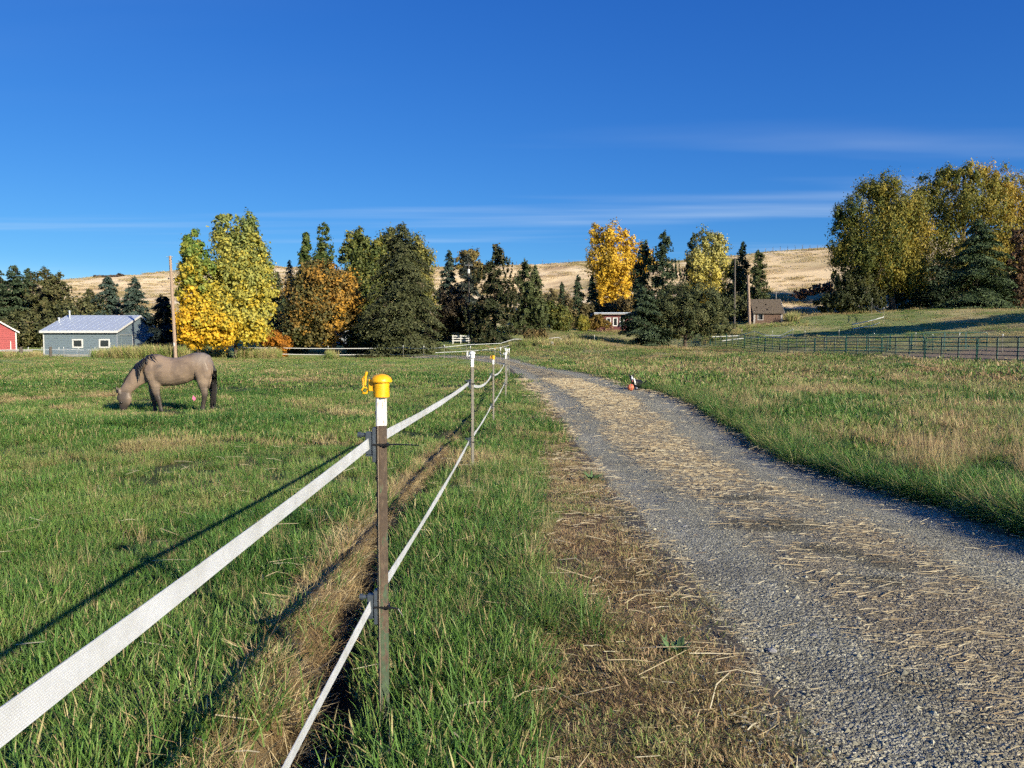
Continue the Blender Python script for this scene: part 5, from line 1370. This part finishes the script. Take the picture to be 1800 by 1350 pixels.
# fence turning left across the end of the paddock
Q = [(870, 58, 'yellow'), (827, 67, 'capwhite'), (781, 75, 'capwhite'), (745, 82, 'capwhite'), (709, 87, 'capwhite'), (664, 92, 'capwhite'), (577, 92, 'capwhite'), (494, 92.5, 'capwhite'), (405, 93, 'capwhite')]
QW = []
for i, (px_i, d_, c_) in enumerate(Q):
    w_ = W(px_i, 620, d_); QW.append((w_[0], d_))
    tpost(f'{ordinal(i)} small T post of the cross fence, counted leftwards from the bend', w_[0], d_, tz(w_[0], d_) + 1.42, c_, 'steel_post', False, 'tip', (), (), 'posts of the cross fence', clip=False)
pts = [(P[7][0], P[7][1])] + QW[:6]
ribbon('cross_fence_tape', 'thin grey white tape along the top of the cross fence', [(a, c, tz(a, c) + 1.18) for a, c in pts], .03, 'tape', sag=.06, n=6, group='cross fence tapes')
ribbon('cross_fence_tape', 'thin tape along the bottom of the cross fence', [(a, c, tz(a, c) + .45) for a, c in pts], .02, 'tape', sag=.06, n=6, group='cross fence tapes')
for z_, lb in ((1.10, 'upper'), (.36, 'lower')):
    ribbon('white_rail', f'{lb} white rail of the fence in front of the maple', [(a, c, tz(a, c) + z_) for a, c in QW[5:9]], 0.075, 'white', thick=.03, n=4, sag=.02, cat='fence rail', group='white rails before the maple')
# tape fence further behind, rising in the middle
def px_tape(label, pxs, d, w=.07, group=None, sag=0.0):
    ds = d if isinstance(d, (list, tuple)) else [d] * len(pxs)
    return ribbon('far_fence_tape', label, [tuple(W(a, c, e)) for (a, c), e in zip(pxs, ds)], w, 'tape', n=4, sag=sag, group=group)
px_tape('upper tape of the fence rising behind the white capped posts', [(765, 612), (820, 606), (880, 603.5), (904, 596), (932, 596), (962, 595), (981, 593), (993, 599)], [84, 85, 86, 87, 88, 90, 92, 92], .045, 'tapes of the rising fence')
px_tape('lower tape of the fence rising behind the white capped posts', [(765, 620), (836, 616.5), (880, 611), (905, 604.5), (925, 606), (962, 606), (990, 602)], [84, 85, 86, 87, 88, 90, 92], .045, 'tapes of the rising fence')
for i, (a, d_, t_) in enumerate(((820, 85, 604), (880, 86, 602), (904, 87, 595), (981, 92, 592))):
    w_ = W(a, t_, d_)
    tpost(f'{ordinal(i)} slim post from the left on the rising tape fence', w_[0], d_, w_[2], None, 'steel_post', False, None, (), (), 'posts of the rising fence')
w_ = W(1045, 592, 96)
gp = tpost('short white capped gate post standing alone in dry grass', w_[0], 96, w_[2] + .2, 'capwhite', 'grey_wood', False, 'tip', (), (), None)
# white three rail panel by the lamp pole
D = 103; c_ = W(810, 604, D); zz = tz(c_[0], D)
wp = empty('white_fence_panel', (c_[0], D, zz)); tag(wp, 'short white three rail fence panel under the dark conifers', 'fence')
for x_ in (-1.05, 0, 1.05): MB().box(x_ - .06, 0, -.3, x_ + .06, .1, 1.15).build('post', M['white'], wp)
for z_ in (.3, .62, .94): MB().box(-1.15, -.035, z_, 1.15, -.002, z_ + .14).build('rail', M['white'], wp)
# concrete block
for (pxc, wpx, lb) in ((928, 8, 'pale concrete block left of the scrubby weeds'), (967, 6, 'small concrete block right of the scrubby weeds')):
    D = 86; c_ = W(pxc, 612, D); k = wpx * D / F_PX
    MBo = MB(); MBo.box(-k, 0, -.3, k, .6, .62); o = MBo.build('concrete_block', M['concrete'], None, bevel=.04); o.location = (c_[0], D, tz(c_[0], D)); tag(o, lb, 'concrete block', 'concrete blocks')

# slope fences on the right
def wp_post(label, a, d_, top, bot=None, group='slope fence posts', capc='capwhite'):
    w_ = W(a, top, d_); return tpost(label, w_[0], d_, max(w_[2], tz(w_[0], d_) + 1.0), capc, 'steel_post', False, 'tip', (), (), group, clip=False)
wp_post('white post at the left end of the short tape run on the slope', 1499, 98, 566)
wp_post('thin post in the middle of the short tape run on the slope', 1533, 101, 562)
wp_post('white post at the right end of the short tape run, on the shadow edge', 1554, 106, 540)
wp_post('far dark post where the sagging tapes end under the willow', 1533, 122, 524, capc=None)
px_tape('upper white tape of the short run on the slope', [(1499, 570), (1533, 563), (1554, 557)], [98, 101, 106], .09, 'slope tapes')
px_tape('lower white tape of the short run on the slope', [(1499, 578), (1533, 572), (1546, 567)], [98, 101, 104], .09, 'slope tapes')
px_tape('upper sagging tape from the white post to the willow', [(1554, 541), (1544, 542), (1533, 533)], [106, 113, 122], .07, 'slope tapes', .15)
px_tape('lower sagging tape from the white post to the willow', [(1554, 548), (1544, 547), (1533, 537)], [106, 113, 122], .07, 'slope tapes', .15)
px_tape('upper sagging white tape above the corral below the shed', [(1252, 592), (1300, 590), (1326, 582), (1345, 589), (1372, 590), (1394, 579)], [104, 104, 102, 100, 99, 98], .09, 'tapes above the corral')
px_tape('lower sagging white tape above the corral below the shed', [(1270, 599), (1310, 594), (1340, 593), (1375, 593), (1394, 587)], [104, 104, 101, 99, 98], .09, 'tapes above the corral')
wp_post('post holding the sagging tapes below the shed', 1394, 98, 577, capc=None)
wp_post('low post carrying the peak of the sagging tape', 1326, 102, 581, capc=None)
for i, (a, d_, t_) in enumerate(((1763, 62, 587), (1687, 68, 585), (1610, 74, 584.5), (1537, 81, 585), (1475, 88, 586), (1415, 95, 586), (1358, 102, 587), (1304, 108, 588))):
    wp_post(f'slim white tipped post behind the corral, {ordinal(i)} from the right', a, d_, t_, group='posts behind the corral')
ribbon('corral_wire', 'pale wire strung along the posts behind the corral', [tuple(W(a, t_ + 5, d_)) for a, d_, t_ in ((1763, 62, 587), (1687, 68, 585), (1610, 74, 584.5), (1537, 81, 585), (1475, 88, 586), (1415, 95, 586), (1358, 102, 587), (1304, 108, 588))], .012, 'galv', n=4, sag=.05, cat='wire')
# hill crest fence posts
for i in range(16):
    a = 770 + i * 46 if i < 7 else 1345 + (i - 7) * 13
    d_ = 256 if i < 7 else 236; w_ = W(a, 470, d_); z0 = tz(w_[0], d_)
    mb = MB(); mb.tube([(0, 0, -.3), (0, 0, 1.5)], .06, 5); o = mb.build('crest_post', M['pole_dark']); o.location = (w_[0], d_, z0)
    tag(o, 'tiny dark fence post on the hill crest', 'fence post', 'posts on the hill crest')

# left yard fence
D = 83.0
yl = []
for i, (a, h_, r_, lb) in enumerate(((37, 1.15, .17, 'stout dark wooden post between barn and blue house'), (89, 1.2, .14, 'dark wooden gate post in front of the blue house'))):
    w_ = W(a, 620, D); z0 = tz(w_[0], D)
    o = MB().tube([(0, 0, -.3), (0, 0, h_ * .9), (0, 0, h_)], [r_, r_ * .95, r_ * .8], 10).build('wooden_post', M['pole_dark'], None, smooth=True); o.location = (w_[0], D, z0); tag(o, lb, 'wooden post', 'wooden yard posts')
for i, a in enumerate((50, 74, 104, 112, 139, 167)):
    w_ = W(a, 620, D + 2); tpost(f'small white topped yard post, {ordinal(i)} from the left', w_[0], D + 2, tz(w_[0], D + 2) + 1.1, 'capwhite', 'steel_post', False, 'tip', (), (), 'yard posts', clip=False)
yt = [(a, D + 1.8) for a in (-60, 0, 37, 74, 112, 139, 167, 245)]
ribbon('yard_tape', 'thin white tape in front of the barn and blue house', [(W(a, 0, d_)[0], d_, tz(W(a, 0, d_)[0], d_) + .85) for a, d_ in yt], .045, 'tape', n=4, sag=.04)
ribbon('yard_rail', 'pale low rail at the foot of the red barn', [(W(a, 0, D + 1)[0], D + 1, tz(W(a, 0, D + 1)[0], D + 1) + .72) for a in (-60, 0, 36)], .16, 'grey_wood', thick=.04, n=4, cat='fence rail')
w0, w1 = W(91, 0, D - .3)[0], W(160, 0, D - .3)[0]; z0 = tz(w0, D)
g_ = empty('metal_gate', (w0, D - .3, z0)); tag(g_, 'grey tubular farm gate leaning before the blue house', 'gate'); L_ = w1 - w0
for i, z_ in enumerate((.15, .42, .7, 1.0)): MB().tube([(0, 0, z_), (L_ * .72, 0, z_ * .8 + .02)], .022, 6).build('rail', M['galv'], g_)
for f in (0.02, .36, .71): MB().tube([(L_ * f, 0, .12), (L_ * f, 0, 1.0 - .2 * f)], .022, 6).build('upright', M['galv'], g_)

# ------------------------------------------------------------------ loose stones that stand out on the track
for i, (a, c_, s_, lb) in enumerate(((1205, 948, .032, 'largest pale stone lying in the left rut'), (1357, 1196, .026, 'pale stone beside the straw verge near the camera'), (1512, 1173, .034, 'pale buff stone on the crown of the track'),
        (1150, 976, .018, 'small pale stone at the left rim of the track'), (1322, 1012, .018, 'small white stone in the middle of the left rut'), (1609, 1040, .022, 'flat grey stone in the right rut'), (1645, 925, .022, 'grey stone far along the right rut'), (1310, 1172, .018, 'small white stone on the verge near the camera'), (1430, 1170, .024, 'dark grey stone left of the buff stone'))):
    d_ = 1.52 * F_PX / (c_ - 600); w_ = W(a, c_, d_)
    o = stone_mesh('stone', 700 + i); COL.objects.link(o); o.data.materials.clear(); o.data.materials.append(plain('pale_stone', (.40, .38, .34) if 'grey' not in lb else (.2, .2, .21), .9, .25, 30, bmp=.3))
    o.location = (w_[0], d_, tz(w_[0], d_) + s_ * .1 - .012); o.scale = (s_ * 1.1, s_, s_ * .9); o.rotation_euler = (0, 0, i * 1.3); o.name = 'stone'
    tag(o, lb, 'stone', 'stones standing out on the track')

for i, (a, c_, s_, lb) in enumerate(((1190, 1208, .09, 'small leafy green weed on the brown verge near the camera'), (1040, 838, .16, 'flat leafy weed at the left rim of the track'))):
    d_ = 1.52 * F_PX / (c_ - 600); w_ = W(a, c_, d_); random.seed(40 + i)
    o = blade_mesh('weed_plant', [(random.gauss(0, s_ * .2), random.gauss(0, s_ * .2), s_ * random.uniform(.6, 1.2), s_ * .22, random.uniform(0, 6.28), random.uniform(.5, 1.3), random.uniform(0, .6), 0, random.uniform(.7, 1.2)) for k in range(34)], plain('weed_leaf', (.10, .17, .06), .6, .3, 20))
    COL.objects.link(o); o.name = 'weed_plant'; o.location = (w_[0], d_, tz(w_[0], d_)); tag(o, lb, 'weed', 'leafy weeds on the verge')

# ------------------------------------------------------------------ animals
def loft(mb, secs, n=14):
    """secs: (cx, cy, cz, tangent-free ring normal dir via neighbours, r_inplane, r_y)"""
    pts = [Vector(s[:3]) for s in secs]; v = []
    for i, s in enumerate(secs):
        t = (pts[min(i + 1, len(pts) - 1)] - pts[max(i - 1, 0)]).normalized()
        yv = Vector((0, 1, 0)); yv = (yv - t * yv.dot(t)).normalized(); a = t.cross(yv).normalized()
        for k in range(n):
            th = 2 * math.pi * k / n; v.append(pts[i] + a * math.cos(th) * s[3] + yv * math.sin(th) * s[4])
    f = []
    for i in range(len(secs) - 1):
        for k in range(n):
            k2 = (k + 1) % n; f.append((i * n + k, i * n + k2, (i + 1) * n + k2, (i + 1) * n + k))
    f.append(tuple(range(n))[::-1]); f.append(tuple((len(secs) - 1) * n + k for k in range(n)))
    mb.add(v, f)
def fuse(name, mb, voxel, smooth_it, mat, colfun, parent):
    """one continuous skin from overlapping lofts"""
    o = mb.build(name + '_form', None)
    r = o.modifiers.new('r', 'REMESH'); r.mode = 'VOXEL'; r.voxel_size = voxel; r.use_smooth_shade = True
    s = o.modifiers.new('s', 'SMOOTH'); s.factor = .5; s.iterations = smooth_it
    dg = bpy.context.evaluated_depsgraph_get(); ev = o.evaluated_get(dg)
    me = bpy.data.meshes.new_from_object(ev); me.name = name
    bpy.data.objects.remove(o, do_unlink=True)
    n = len(me.vertices); co = np.empty(n * 3, np.float32); me.vertices.foreach_get('co', co); co = co.reshape(-1, 3)
    a = me.color_attributes.new('Col', 'FLOAT_COLOR', 'POINT'); c = np.ones((n, 4), np.float32); c[:, :3] = colfun(co); a.data.foreach_set('color', c.ravel())
    me.materials.clear(); me.materials.append(mat)
    for p in me.polygons: p.use_smooth = True
    ob = bpy.data.objects.new(name, me); COL.objects.link(ob); ob.parent = parent
    return ob
m, nt, b = mat_new('animal_coat'); at = nd(nt, 'ShaderNodeAttribute'); at.attribute_name = 'Col'
n_ = noise(nt, 40, 5, .6, vec_scale=(1, 1, 2)); r_ = ramp(nt, n_.outputs['Fac'], [(.3, (.86,) * 3), (.7, (1.12,) * 3)])
nt.links.new(mixc(nt, 1.0, at.outputs['Color'], r_.outputs[0], 'MULTIPLY'), b.inputs['Base Color']); b.inputs['Roughness'].default_value = .5; b.inputs['Specular IOR Level'].default_value = .3
bump(nt, b, n_.outputs['Fac'], .15, .01); M['coat'] = m
M['hair'] = plain('black_horse_hair', (.018, .015, .013), .5, .5, 30, vec_scale=(1, 1, .1))

HS = .001754
def hp(zx, zy): return ((zx - 1000) * HS, (1012 - zy) * HS)
HD = 19.4
hw_ = W(302, 722, HD)
horse = empty('horse', (hw_[0], HD, tz(hw_[0], HD) + .015)); tag(horse, 'grey dun horse with black mane grazing in the paddock', 'horse')
mb = MB()
S = []
for zx, t0, t1, ry_ in ((1612, 320, 400, .07), (1592, 262, 470, .17), (1540, 205, 545, .265), (1450, 166, 540, .295), (1370, 166, 530, .29), (1290, 190, 560, .29), (1190, 226, 612, .305), (1050, 244, 646, .315), (900, 222, 652, .30), (810, 190, 648, .265), (730, 186, 636, .235), (665, 225, 610, .19), (620, 290, 560, .13)):
    x_, za = hp(zx, t0); _, zb = hp(zx, t1); S.append((x_, 0, (za + zb) / 2, (za - zb) / 2, ry_))
loft(mb, S, 20)
loft(mb, [(*[(q) for q in (hp(zx, zy)[0], yy, hp(zx, zy)[1])], r_ * HS, ry_) for zx, zy, r_, ry_, yy in ((700, 430, 190, .17, 0), (620, 455, 165, .135, -.01), (545, 500, 138, .105, -.02), (475, 575, 112, .09, -.035), (415, 645, 93, .08, -.05), (365, 710, 84, .075, -.06), (330, 760, 80, .07, -.07))], 16)
loft(mb, [(hp(zx, zy)[0], -.07, hp(zx, zy)[1], r_ * HS, ry_) for zx, zy, r_, ry_ in ((316, 730, 60, .06), (334, 775, 100, .088), (346, 830, 106, .098), (344, 880, 88, .088), (330, 930, 64, .070), (320, 975, 52, .060), (314, 1015, 48, .056), (310, 1048, 44, .050), (308, 1074, 28, .035))], 16)
for leg, yy in (((  (800, 560, 95, .10), (808, 640, 76, .085), (818, 720, 57, .068), (832, 790, 46, .056), (848, 835, 44, .054), (862, 880, 33, .042), (874, 940, 29, .037), (880, 985, 34, .042), (884, 1012, 44, .052)), -.14),
                (((700, 590, 80, .09), (692, 660, 60, .075), (690, 740, 48, .062), (702, 820, 42, .054), (708, 850, 42, .052), (714, 900, 32, .040), (716, 955, 28, .036), (718, 990, 34, .042), (720, 1016, 42, .050)), .14),
                (((1490, 400, 130, .12), (1500, 500, 118, .125), (1498, 590, 88, .10), (1500, 670, 58, .07), (1512, 730, 50, .058), (1512, 790, 44, .05), (1500, 850, 33, .042), (1488, 920, 31, .040), (1480, 965, 38, .044), (1476, 1000, 48, .054)), -.15),
                (((1500, 430, 100, .11), (1520, 520, 90, .11), (1535, 600, 74, .09), (1552, 680, 55, .065), (1566, 735, 48, .055), (1566, 790, 42, .05), (1558, 850, 33, .042), (1556, 920, 31, .040), (1556, 960, 38, .044), (1556, 988, 46, .054)), .14)):
    loft(mb, [(hp(zx, zy)[0], yy, hp(zx, zy)[1], r_ * HS, ry_) for zx, zy, r_, ry_ in leg], 12)
for q in (((770, 250, 40, .04, -.13), (772, 330, 80, .06, -.185), (768, 420, 100, .075, -.205), (782, 510, 90, .07, -.195), (800, 590, 70, .06, -.16), (808, 660, 50, .05, -.13)), ((1430, 250, 60, .04, -.20), (1465, 340, 110, .06, -.215), (1495, 430, 112, .07, -.215), (1498, 520, 96, .07, -.195), (1500, 610, 70, .06, -.165), (1502, 680, 46, .05, -.15))):
    loft(mb, [(hp(zx, zy)[0], yy, hp(zx, zy)[1], r_ * HS, ry_) for zx, zy, r_, ry_, yy in q], 12)
# ears, sheath, nostril bumps
for (ex, ez, ey, dx_) in ((238, 740, .0, -.06), (292, 750, -.13, -.03)):
    x_, z_ = hp(ex, ez); loft(mb, [(x_, ey, z_ - .02, .045, .035), (x_ + dx_ * .5, ey, z_ + .06, .042, .032), (x_ + dx_, ey, z_ + .15, .012, .012)], 8)
x_, z_ = hp(1330, 560); loft(mb, [(x_ + .08, 0, z_ + .06, .05, .05), (x_, 0, z_, .04, .045)], 8)
def horse_col(co):
    x, y, z = co[:, 0], co[:, 1], co[:, 2]
    base = np.tile(np.array((.268, .194, .139)), (len(co), 1))
    def mixin(c, k):
        nonlocal base
        base = base + (np.array(c) - base) * np.clip(k, 0, 1)[:, None]
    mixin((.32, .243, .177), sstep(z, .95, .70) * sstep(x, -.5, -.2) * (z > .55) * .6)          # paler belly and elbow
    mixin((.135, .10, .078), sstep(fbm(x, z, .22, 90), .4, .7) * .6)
    mixin((.10, .078, .062), sstep(z, 1.34, 1.46) * .75)                                         # dorsal stripe
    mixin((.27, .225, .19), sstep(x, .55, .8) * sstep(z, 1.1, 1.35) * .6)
    leg = sstep(z, .56, .36) * (x > -.62)
    mixin((.030, .025, .022), leg * .92)
    mixin((.11, .085, .07), sstep(z, .78, .5) * (x > -.62) * .5 * (1 - leg))
    band = (np.sin(z * 75) > .55) & (z > .32) & (z < .62) & (x > -.62)
    mixin((.05, .042, .038), band * .22)
    mixin((.020, .018, .017), (z < .06) * (x > -.62) * .9)
    head = sstep(x, -.98, -1.10) * sstep(z, .66, .44)
    mixin((.09, .072, .060), head * .9)
    mixin((.035, .029, .027), head * sstep(z, .30, .06))
    mixin((.10, .075, .06), ((x > -.66) & (x < -.56)) * sstep(z, .9, 1.1) * .35)                 # painted shade of the shoulder crease
    mixin((.12, .09, .072), np.exp(-((x - .62) / .05) ** 2) * sstep(z, .85, .98) * sstep(z, 1.3, 1.1) * .45)   # crease shade painted on the flank
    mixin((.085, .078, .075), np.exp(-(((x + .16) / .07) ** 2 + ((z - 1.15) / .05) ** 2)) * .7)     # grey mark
    mixin((.07, .055, .045), (x < -1.25) * sstep(z, .2, .45) * .4)
    return np.clip(base, .01, 1)
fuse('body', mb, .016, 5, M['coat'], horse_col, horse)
# eye
x_, z_ = hp(322, 885); mb = MB(); mb.lathe([(.001, -.03), (.024, -.018), (.03, 0), (.024, .018), (.001, .03)], 10, (x_, -.150, z_)); mb.build('eye', M['tie'], horse, smooth=True)
# mane: crest ridge and locks falling on the near side
mb = MB(); crest = [(268, 720), (310, 655), (350, 568), (400, 490), (455, 415), (510, 350), (570, 300), (630, 250), (690, 215), (750, 190), (800, 186)]
cr3 = [Vector((hp(*q)[0], -.012 - .05 * (1 - i / 10), hp(*q)[1])) for i, q in enumerate(crest)]
mb.tube([c - Vector((0, 0, .012)) for c in cr3], [.015, .025, .028, .03, .032, .034, .034, .03, .026, .02, .012], 8)
mb.build('mane', M['hair'], horse, smooth=True)
lk = MB()
for (a, b_, c_, w_) in (((520, 345), (575, 400), (600, 540), .045), ((545, 325), (610, 390), (618, 500), .035), ((570, 300), (640, 360), (632, 450), .03), ((600, 275), (660, 330), (645, 430), .022), ((630, 255), (690, 300), (668, 400), .018), ((560, 320), (590, 430), (605, 575), .022), ((680, 225), (735, 260), (738, 330), .016), ((740, 196), (830, 220), (890, 290), .016), ((640, 250), (670, 290), (680, 350), .016), ((700, 212), (790, 215), (850, 260), .010)):
    f_ = lambda q: -.115 - .10 * sstep(q[0], 560, 640) - .04 * sstep(q[0], 700, 800)
    p_ = [Vector((hp(*q)[0], yv, hp(*q)[1])) for q, yv in ((a, -.03), (b_, float(f_(b_)) - .035), (c_, float(f_(c_)) - .05))]; w_ *= 1.15
    lk.tube([p_[0], p_[0].lerp(p_[1], .5) + Vector((0, -.035, .02)), p_[1], p_[1].lerp(p_[2], .5) + Vector((0, -.01, 0)), p_[2]], [w_, w_, w_ * .9, w_ * .7, .004], 6)
lk.build('mane_locks', M['hair'], horse, smooth=True)
mb = MB()
for k in range(9):
    a = k * .7; ox, oy = .028 * math.cos(a), .035 * math.sin(a)
    q = [(1598, 335), (1636, 430), (1626 + 6 * math.cos(a), 620), (1612 + 10 * math.cos(a), 760), (1600 + 14 * math.cos(a), 880), (1594 + 18 * math.cos(a), 950 - 14 * (k % 3))]
    mb.tube([(hp(*p_)[0] + ox * (.5 + .2 * i) - (.03 if i == 0 else 0), oy * (.6 + .25 * i), hp(*p_)[1]) for i, p_ in enumerate(q)], [.020, .030, .032, .028, .020, .004], 6)
mb.build('tail', M['hair'], horse, smooth=True)

# border collie lying behind a ball
DD = 28.3
dw = W(1112, 684, DD)
dog = empty('dog', (dw[0], DD, tz(dw[0], DD) + .005)); tag(dog, 'black and white collie lying on the track edge behind a ball', 'dog')
k = DD / F_PX
mb = MB()
loft(mb, [(.04, .0, .20, .10, .10), (.10, .06, .20, .15, .14), (.22, .16, .18, .16, .15), (.36, .26, .16, .15, .15), (.46, .32, .13, .10, .12)], 14)      # trunk lying to the right
loft(mb, [(.06, .02, .24, .11, .11), (.0, -.03, .34, .085, .085), (-.06, -.07, .40, .075, .08)], 12)                                                    # neck
loft(mb, [(-.06, .0, .42, .07, .075), (-.065, -.07, .425, .09, .088), (-.07, -.14, .40, .07, .065), (-.075, -.20, .365, .045, .04), (-.08, -.26, .35, .034, .032), (-.08, -.285, .345, .02, .02)], 12)  # head towards the camera
for sx_ in (-1, 1):
    loft(mb, [(-.065 + sx_ * .06, -.03, .47, .03, .025), (-.065 + sx_ * .085, -.035, .53, .026, .018), (-.065 + sx_ * (.10 if sx_ < 0 else .08), -.045, .58, .006, .006)], 8)
    loft(mb, [(.03 + sx_ * .08, -.0, .16, .05, .05), (.0 + sx_ * .09, -.10, .07, .042, .04), (-.01 + sx_ * .09, -.24, .04, .034, .034), (-.01 + sx_ * .09, -.30, .035, .036, .03)], 10)
loft(mb, [(.36, .12, .10, .09, .08), (.30, .02, .06, .06, .06), (.24, -.04, .045, .04, .04)], 10)
loft(mb, [(.46, .30, .14, .05, .05), (.54, .30, .16, .045, .045), (.585, .27, .24, .04, .04), (.575, .25, .31, .015, .015)], 8)
def dog_col(co):
    x, y, z = co[:, 0], co[:, 1], co[:, 2]
    c = np.tile(np.array((.012, .012, .013)), (len(co), 1)); w = np.array((.74, .72, .68))
    blaze = (np.abs(x + .072) < .016 + .030 * sstep(-y, .15, .22)) & (y < -.095) & (z > .3)
    muz = (y < -.205) & (z > .28)
    bib = (z < .40) & (z > .16) & (y < .03) & (np.abs(x - .055 + .25 * (z - .3)) < .026)
    paw = (y < -.22) & (z < .12); tail = (x > 9)
    c[blaze | muz | bib | paw | tail] = w
    c[(y < -.275) & (z > .3)] = (.01, .01, .01)
    return c
fuse('body', mb, .012, 3, M['coat'], dog_col, dog)
mb = MB()
for sx_ in (-1, 1): mb.lathe([(.001, -.010), (.010, 0), (.001, .010)], 8, (-.066 + sx_ * .038, -.128, .445))
mb.build('eyes', M['hair'], dog)
mb = MB(); mb.tube([(-.085, -.262, .325), (-.09, -.28, .29), (-.09, -.27, .265)], [.016, .016, .006], 6); mb.build('tongue', plain('pink_tongue', (.5, .16, .15), .5, .1), dog)
dog.rotation_euler = (0, 0, .12)

bw_ = W(1108.5, 688, 27.3); rb = .122
me = bpy.data.meshes.new('ball'); bm = bmesh.new(); bmesh.ops.create_uvsphere(bm, u_segments=36, v_segments=20, radius=rb); bm.to_mesh(me); bm.free()
for p in me.polygons: p.use_smooth = True
co = np.empty(len(me.vertices) * 3, np.float32); me.vertices.foreach_get('co', co); co = co.reshape(-1, 3)
m, nt, b = mat_new('ball_rubber'); t_ = nd(nt, 'ShaderNodeTexCoord'); sp_ = nd(nt, 'ShaderNodeSeparateXYZ'); nt.links.new(t_.outputs['Object'], sp_.inputs[0])
at2 = nd(nt, 'ShaderNodeMath'); at2.operation = 'ARCTAN2'; nt.links.new(sp_.outputs['X'], at2.inputs[0]); nt.links.new(sp_.outputs['Y'], at2.inputs[1])
ml = nd(nt, 'ShaderNodeMath'); ml.operation = 'MULTIPLY_ADD'; ml.inputs[1].default_value = 6 / 6.283; ml.inputs[2].default_value = 3.15; nt.links.new(at2.outputs[0], ml.inputs[0])
fr = nd(nt, 'ShaderNodeMath'); fr.operation = 'FRACT'; nt.links.new(ml.outputs[0], fr.inputs[0])
r_ = ramp(nt, fr.outputs[0], [(0.0, (.62, .12, .05)), (.56, (.62, .12, .05)), (.6, (.10, .05, .07)), (.78, (.10, .05, .07)), (.82, (.75, .36, .16)), (.97, (.75, .36, .16))]); r_.color_ramp.interpolation = 'LINEAR'
n_ = noise(nt, 30, 4); rr3 = ramp(nt, n_.outputs['Fac'], [(.3, (.8,) * 3), (.7, (1.1,) * 3)])
nt.links.new(mixc(nt, 1.0, r_.outputs[0], rr3.outputs[0], 'MULTIPLY'), b.inputs['Base Color']); b.inputs['Roughness'].default_value = .5
me.materials.append(m)
ball = bpy.data.objects.new('ball', me); COL.objects.link(ball); ball.location = (bw_[0], 27.3, tz(bw_[0], 27.3) + rb - .008); ball.rotation_euler = (.25, .15, 2.6)
tag(ball, 'orange striped ball on the track in front of the dog', 'ball')

# pink marker flag in the paddock
fd = 22.4; fw_ = W(340, 702, fd)
fl = empty('marker_flag', (fw_[0], fd, tz(fw_[0], fd))); tag(fl, 'small pink marker flag standing in the grass behind the horse', 'flag')
MB().tube([(0, 0, -.1), (0, 0, .27)], .003, 6).build('wire_stake', M['galv'], fl)
mb = MB(); fv = [(0, 0, .27), (-.03, -.01, .17), (.01, .008, .10), (.06, .02, .14), (.05, .014, .20)]
mb.add([(x, y - .002, z) for x, y, z in fv] + [(x, y + .002, z) for x, y, z in fv], [(0, 1, 2, 3, 4), (5, 6, 7, 8, 9)] + [(i, (i + 1) % 5, (i + 1) % 5 + 5, i + 5) for i in range(5)])
mb.build('flag', plain('pink_plastic', (.75, .14, .30), .5, .08), fl)
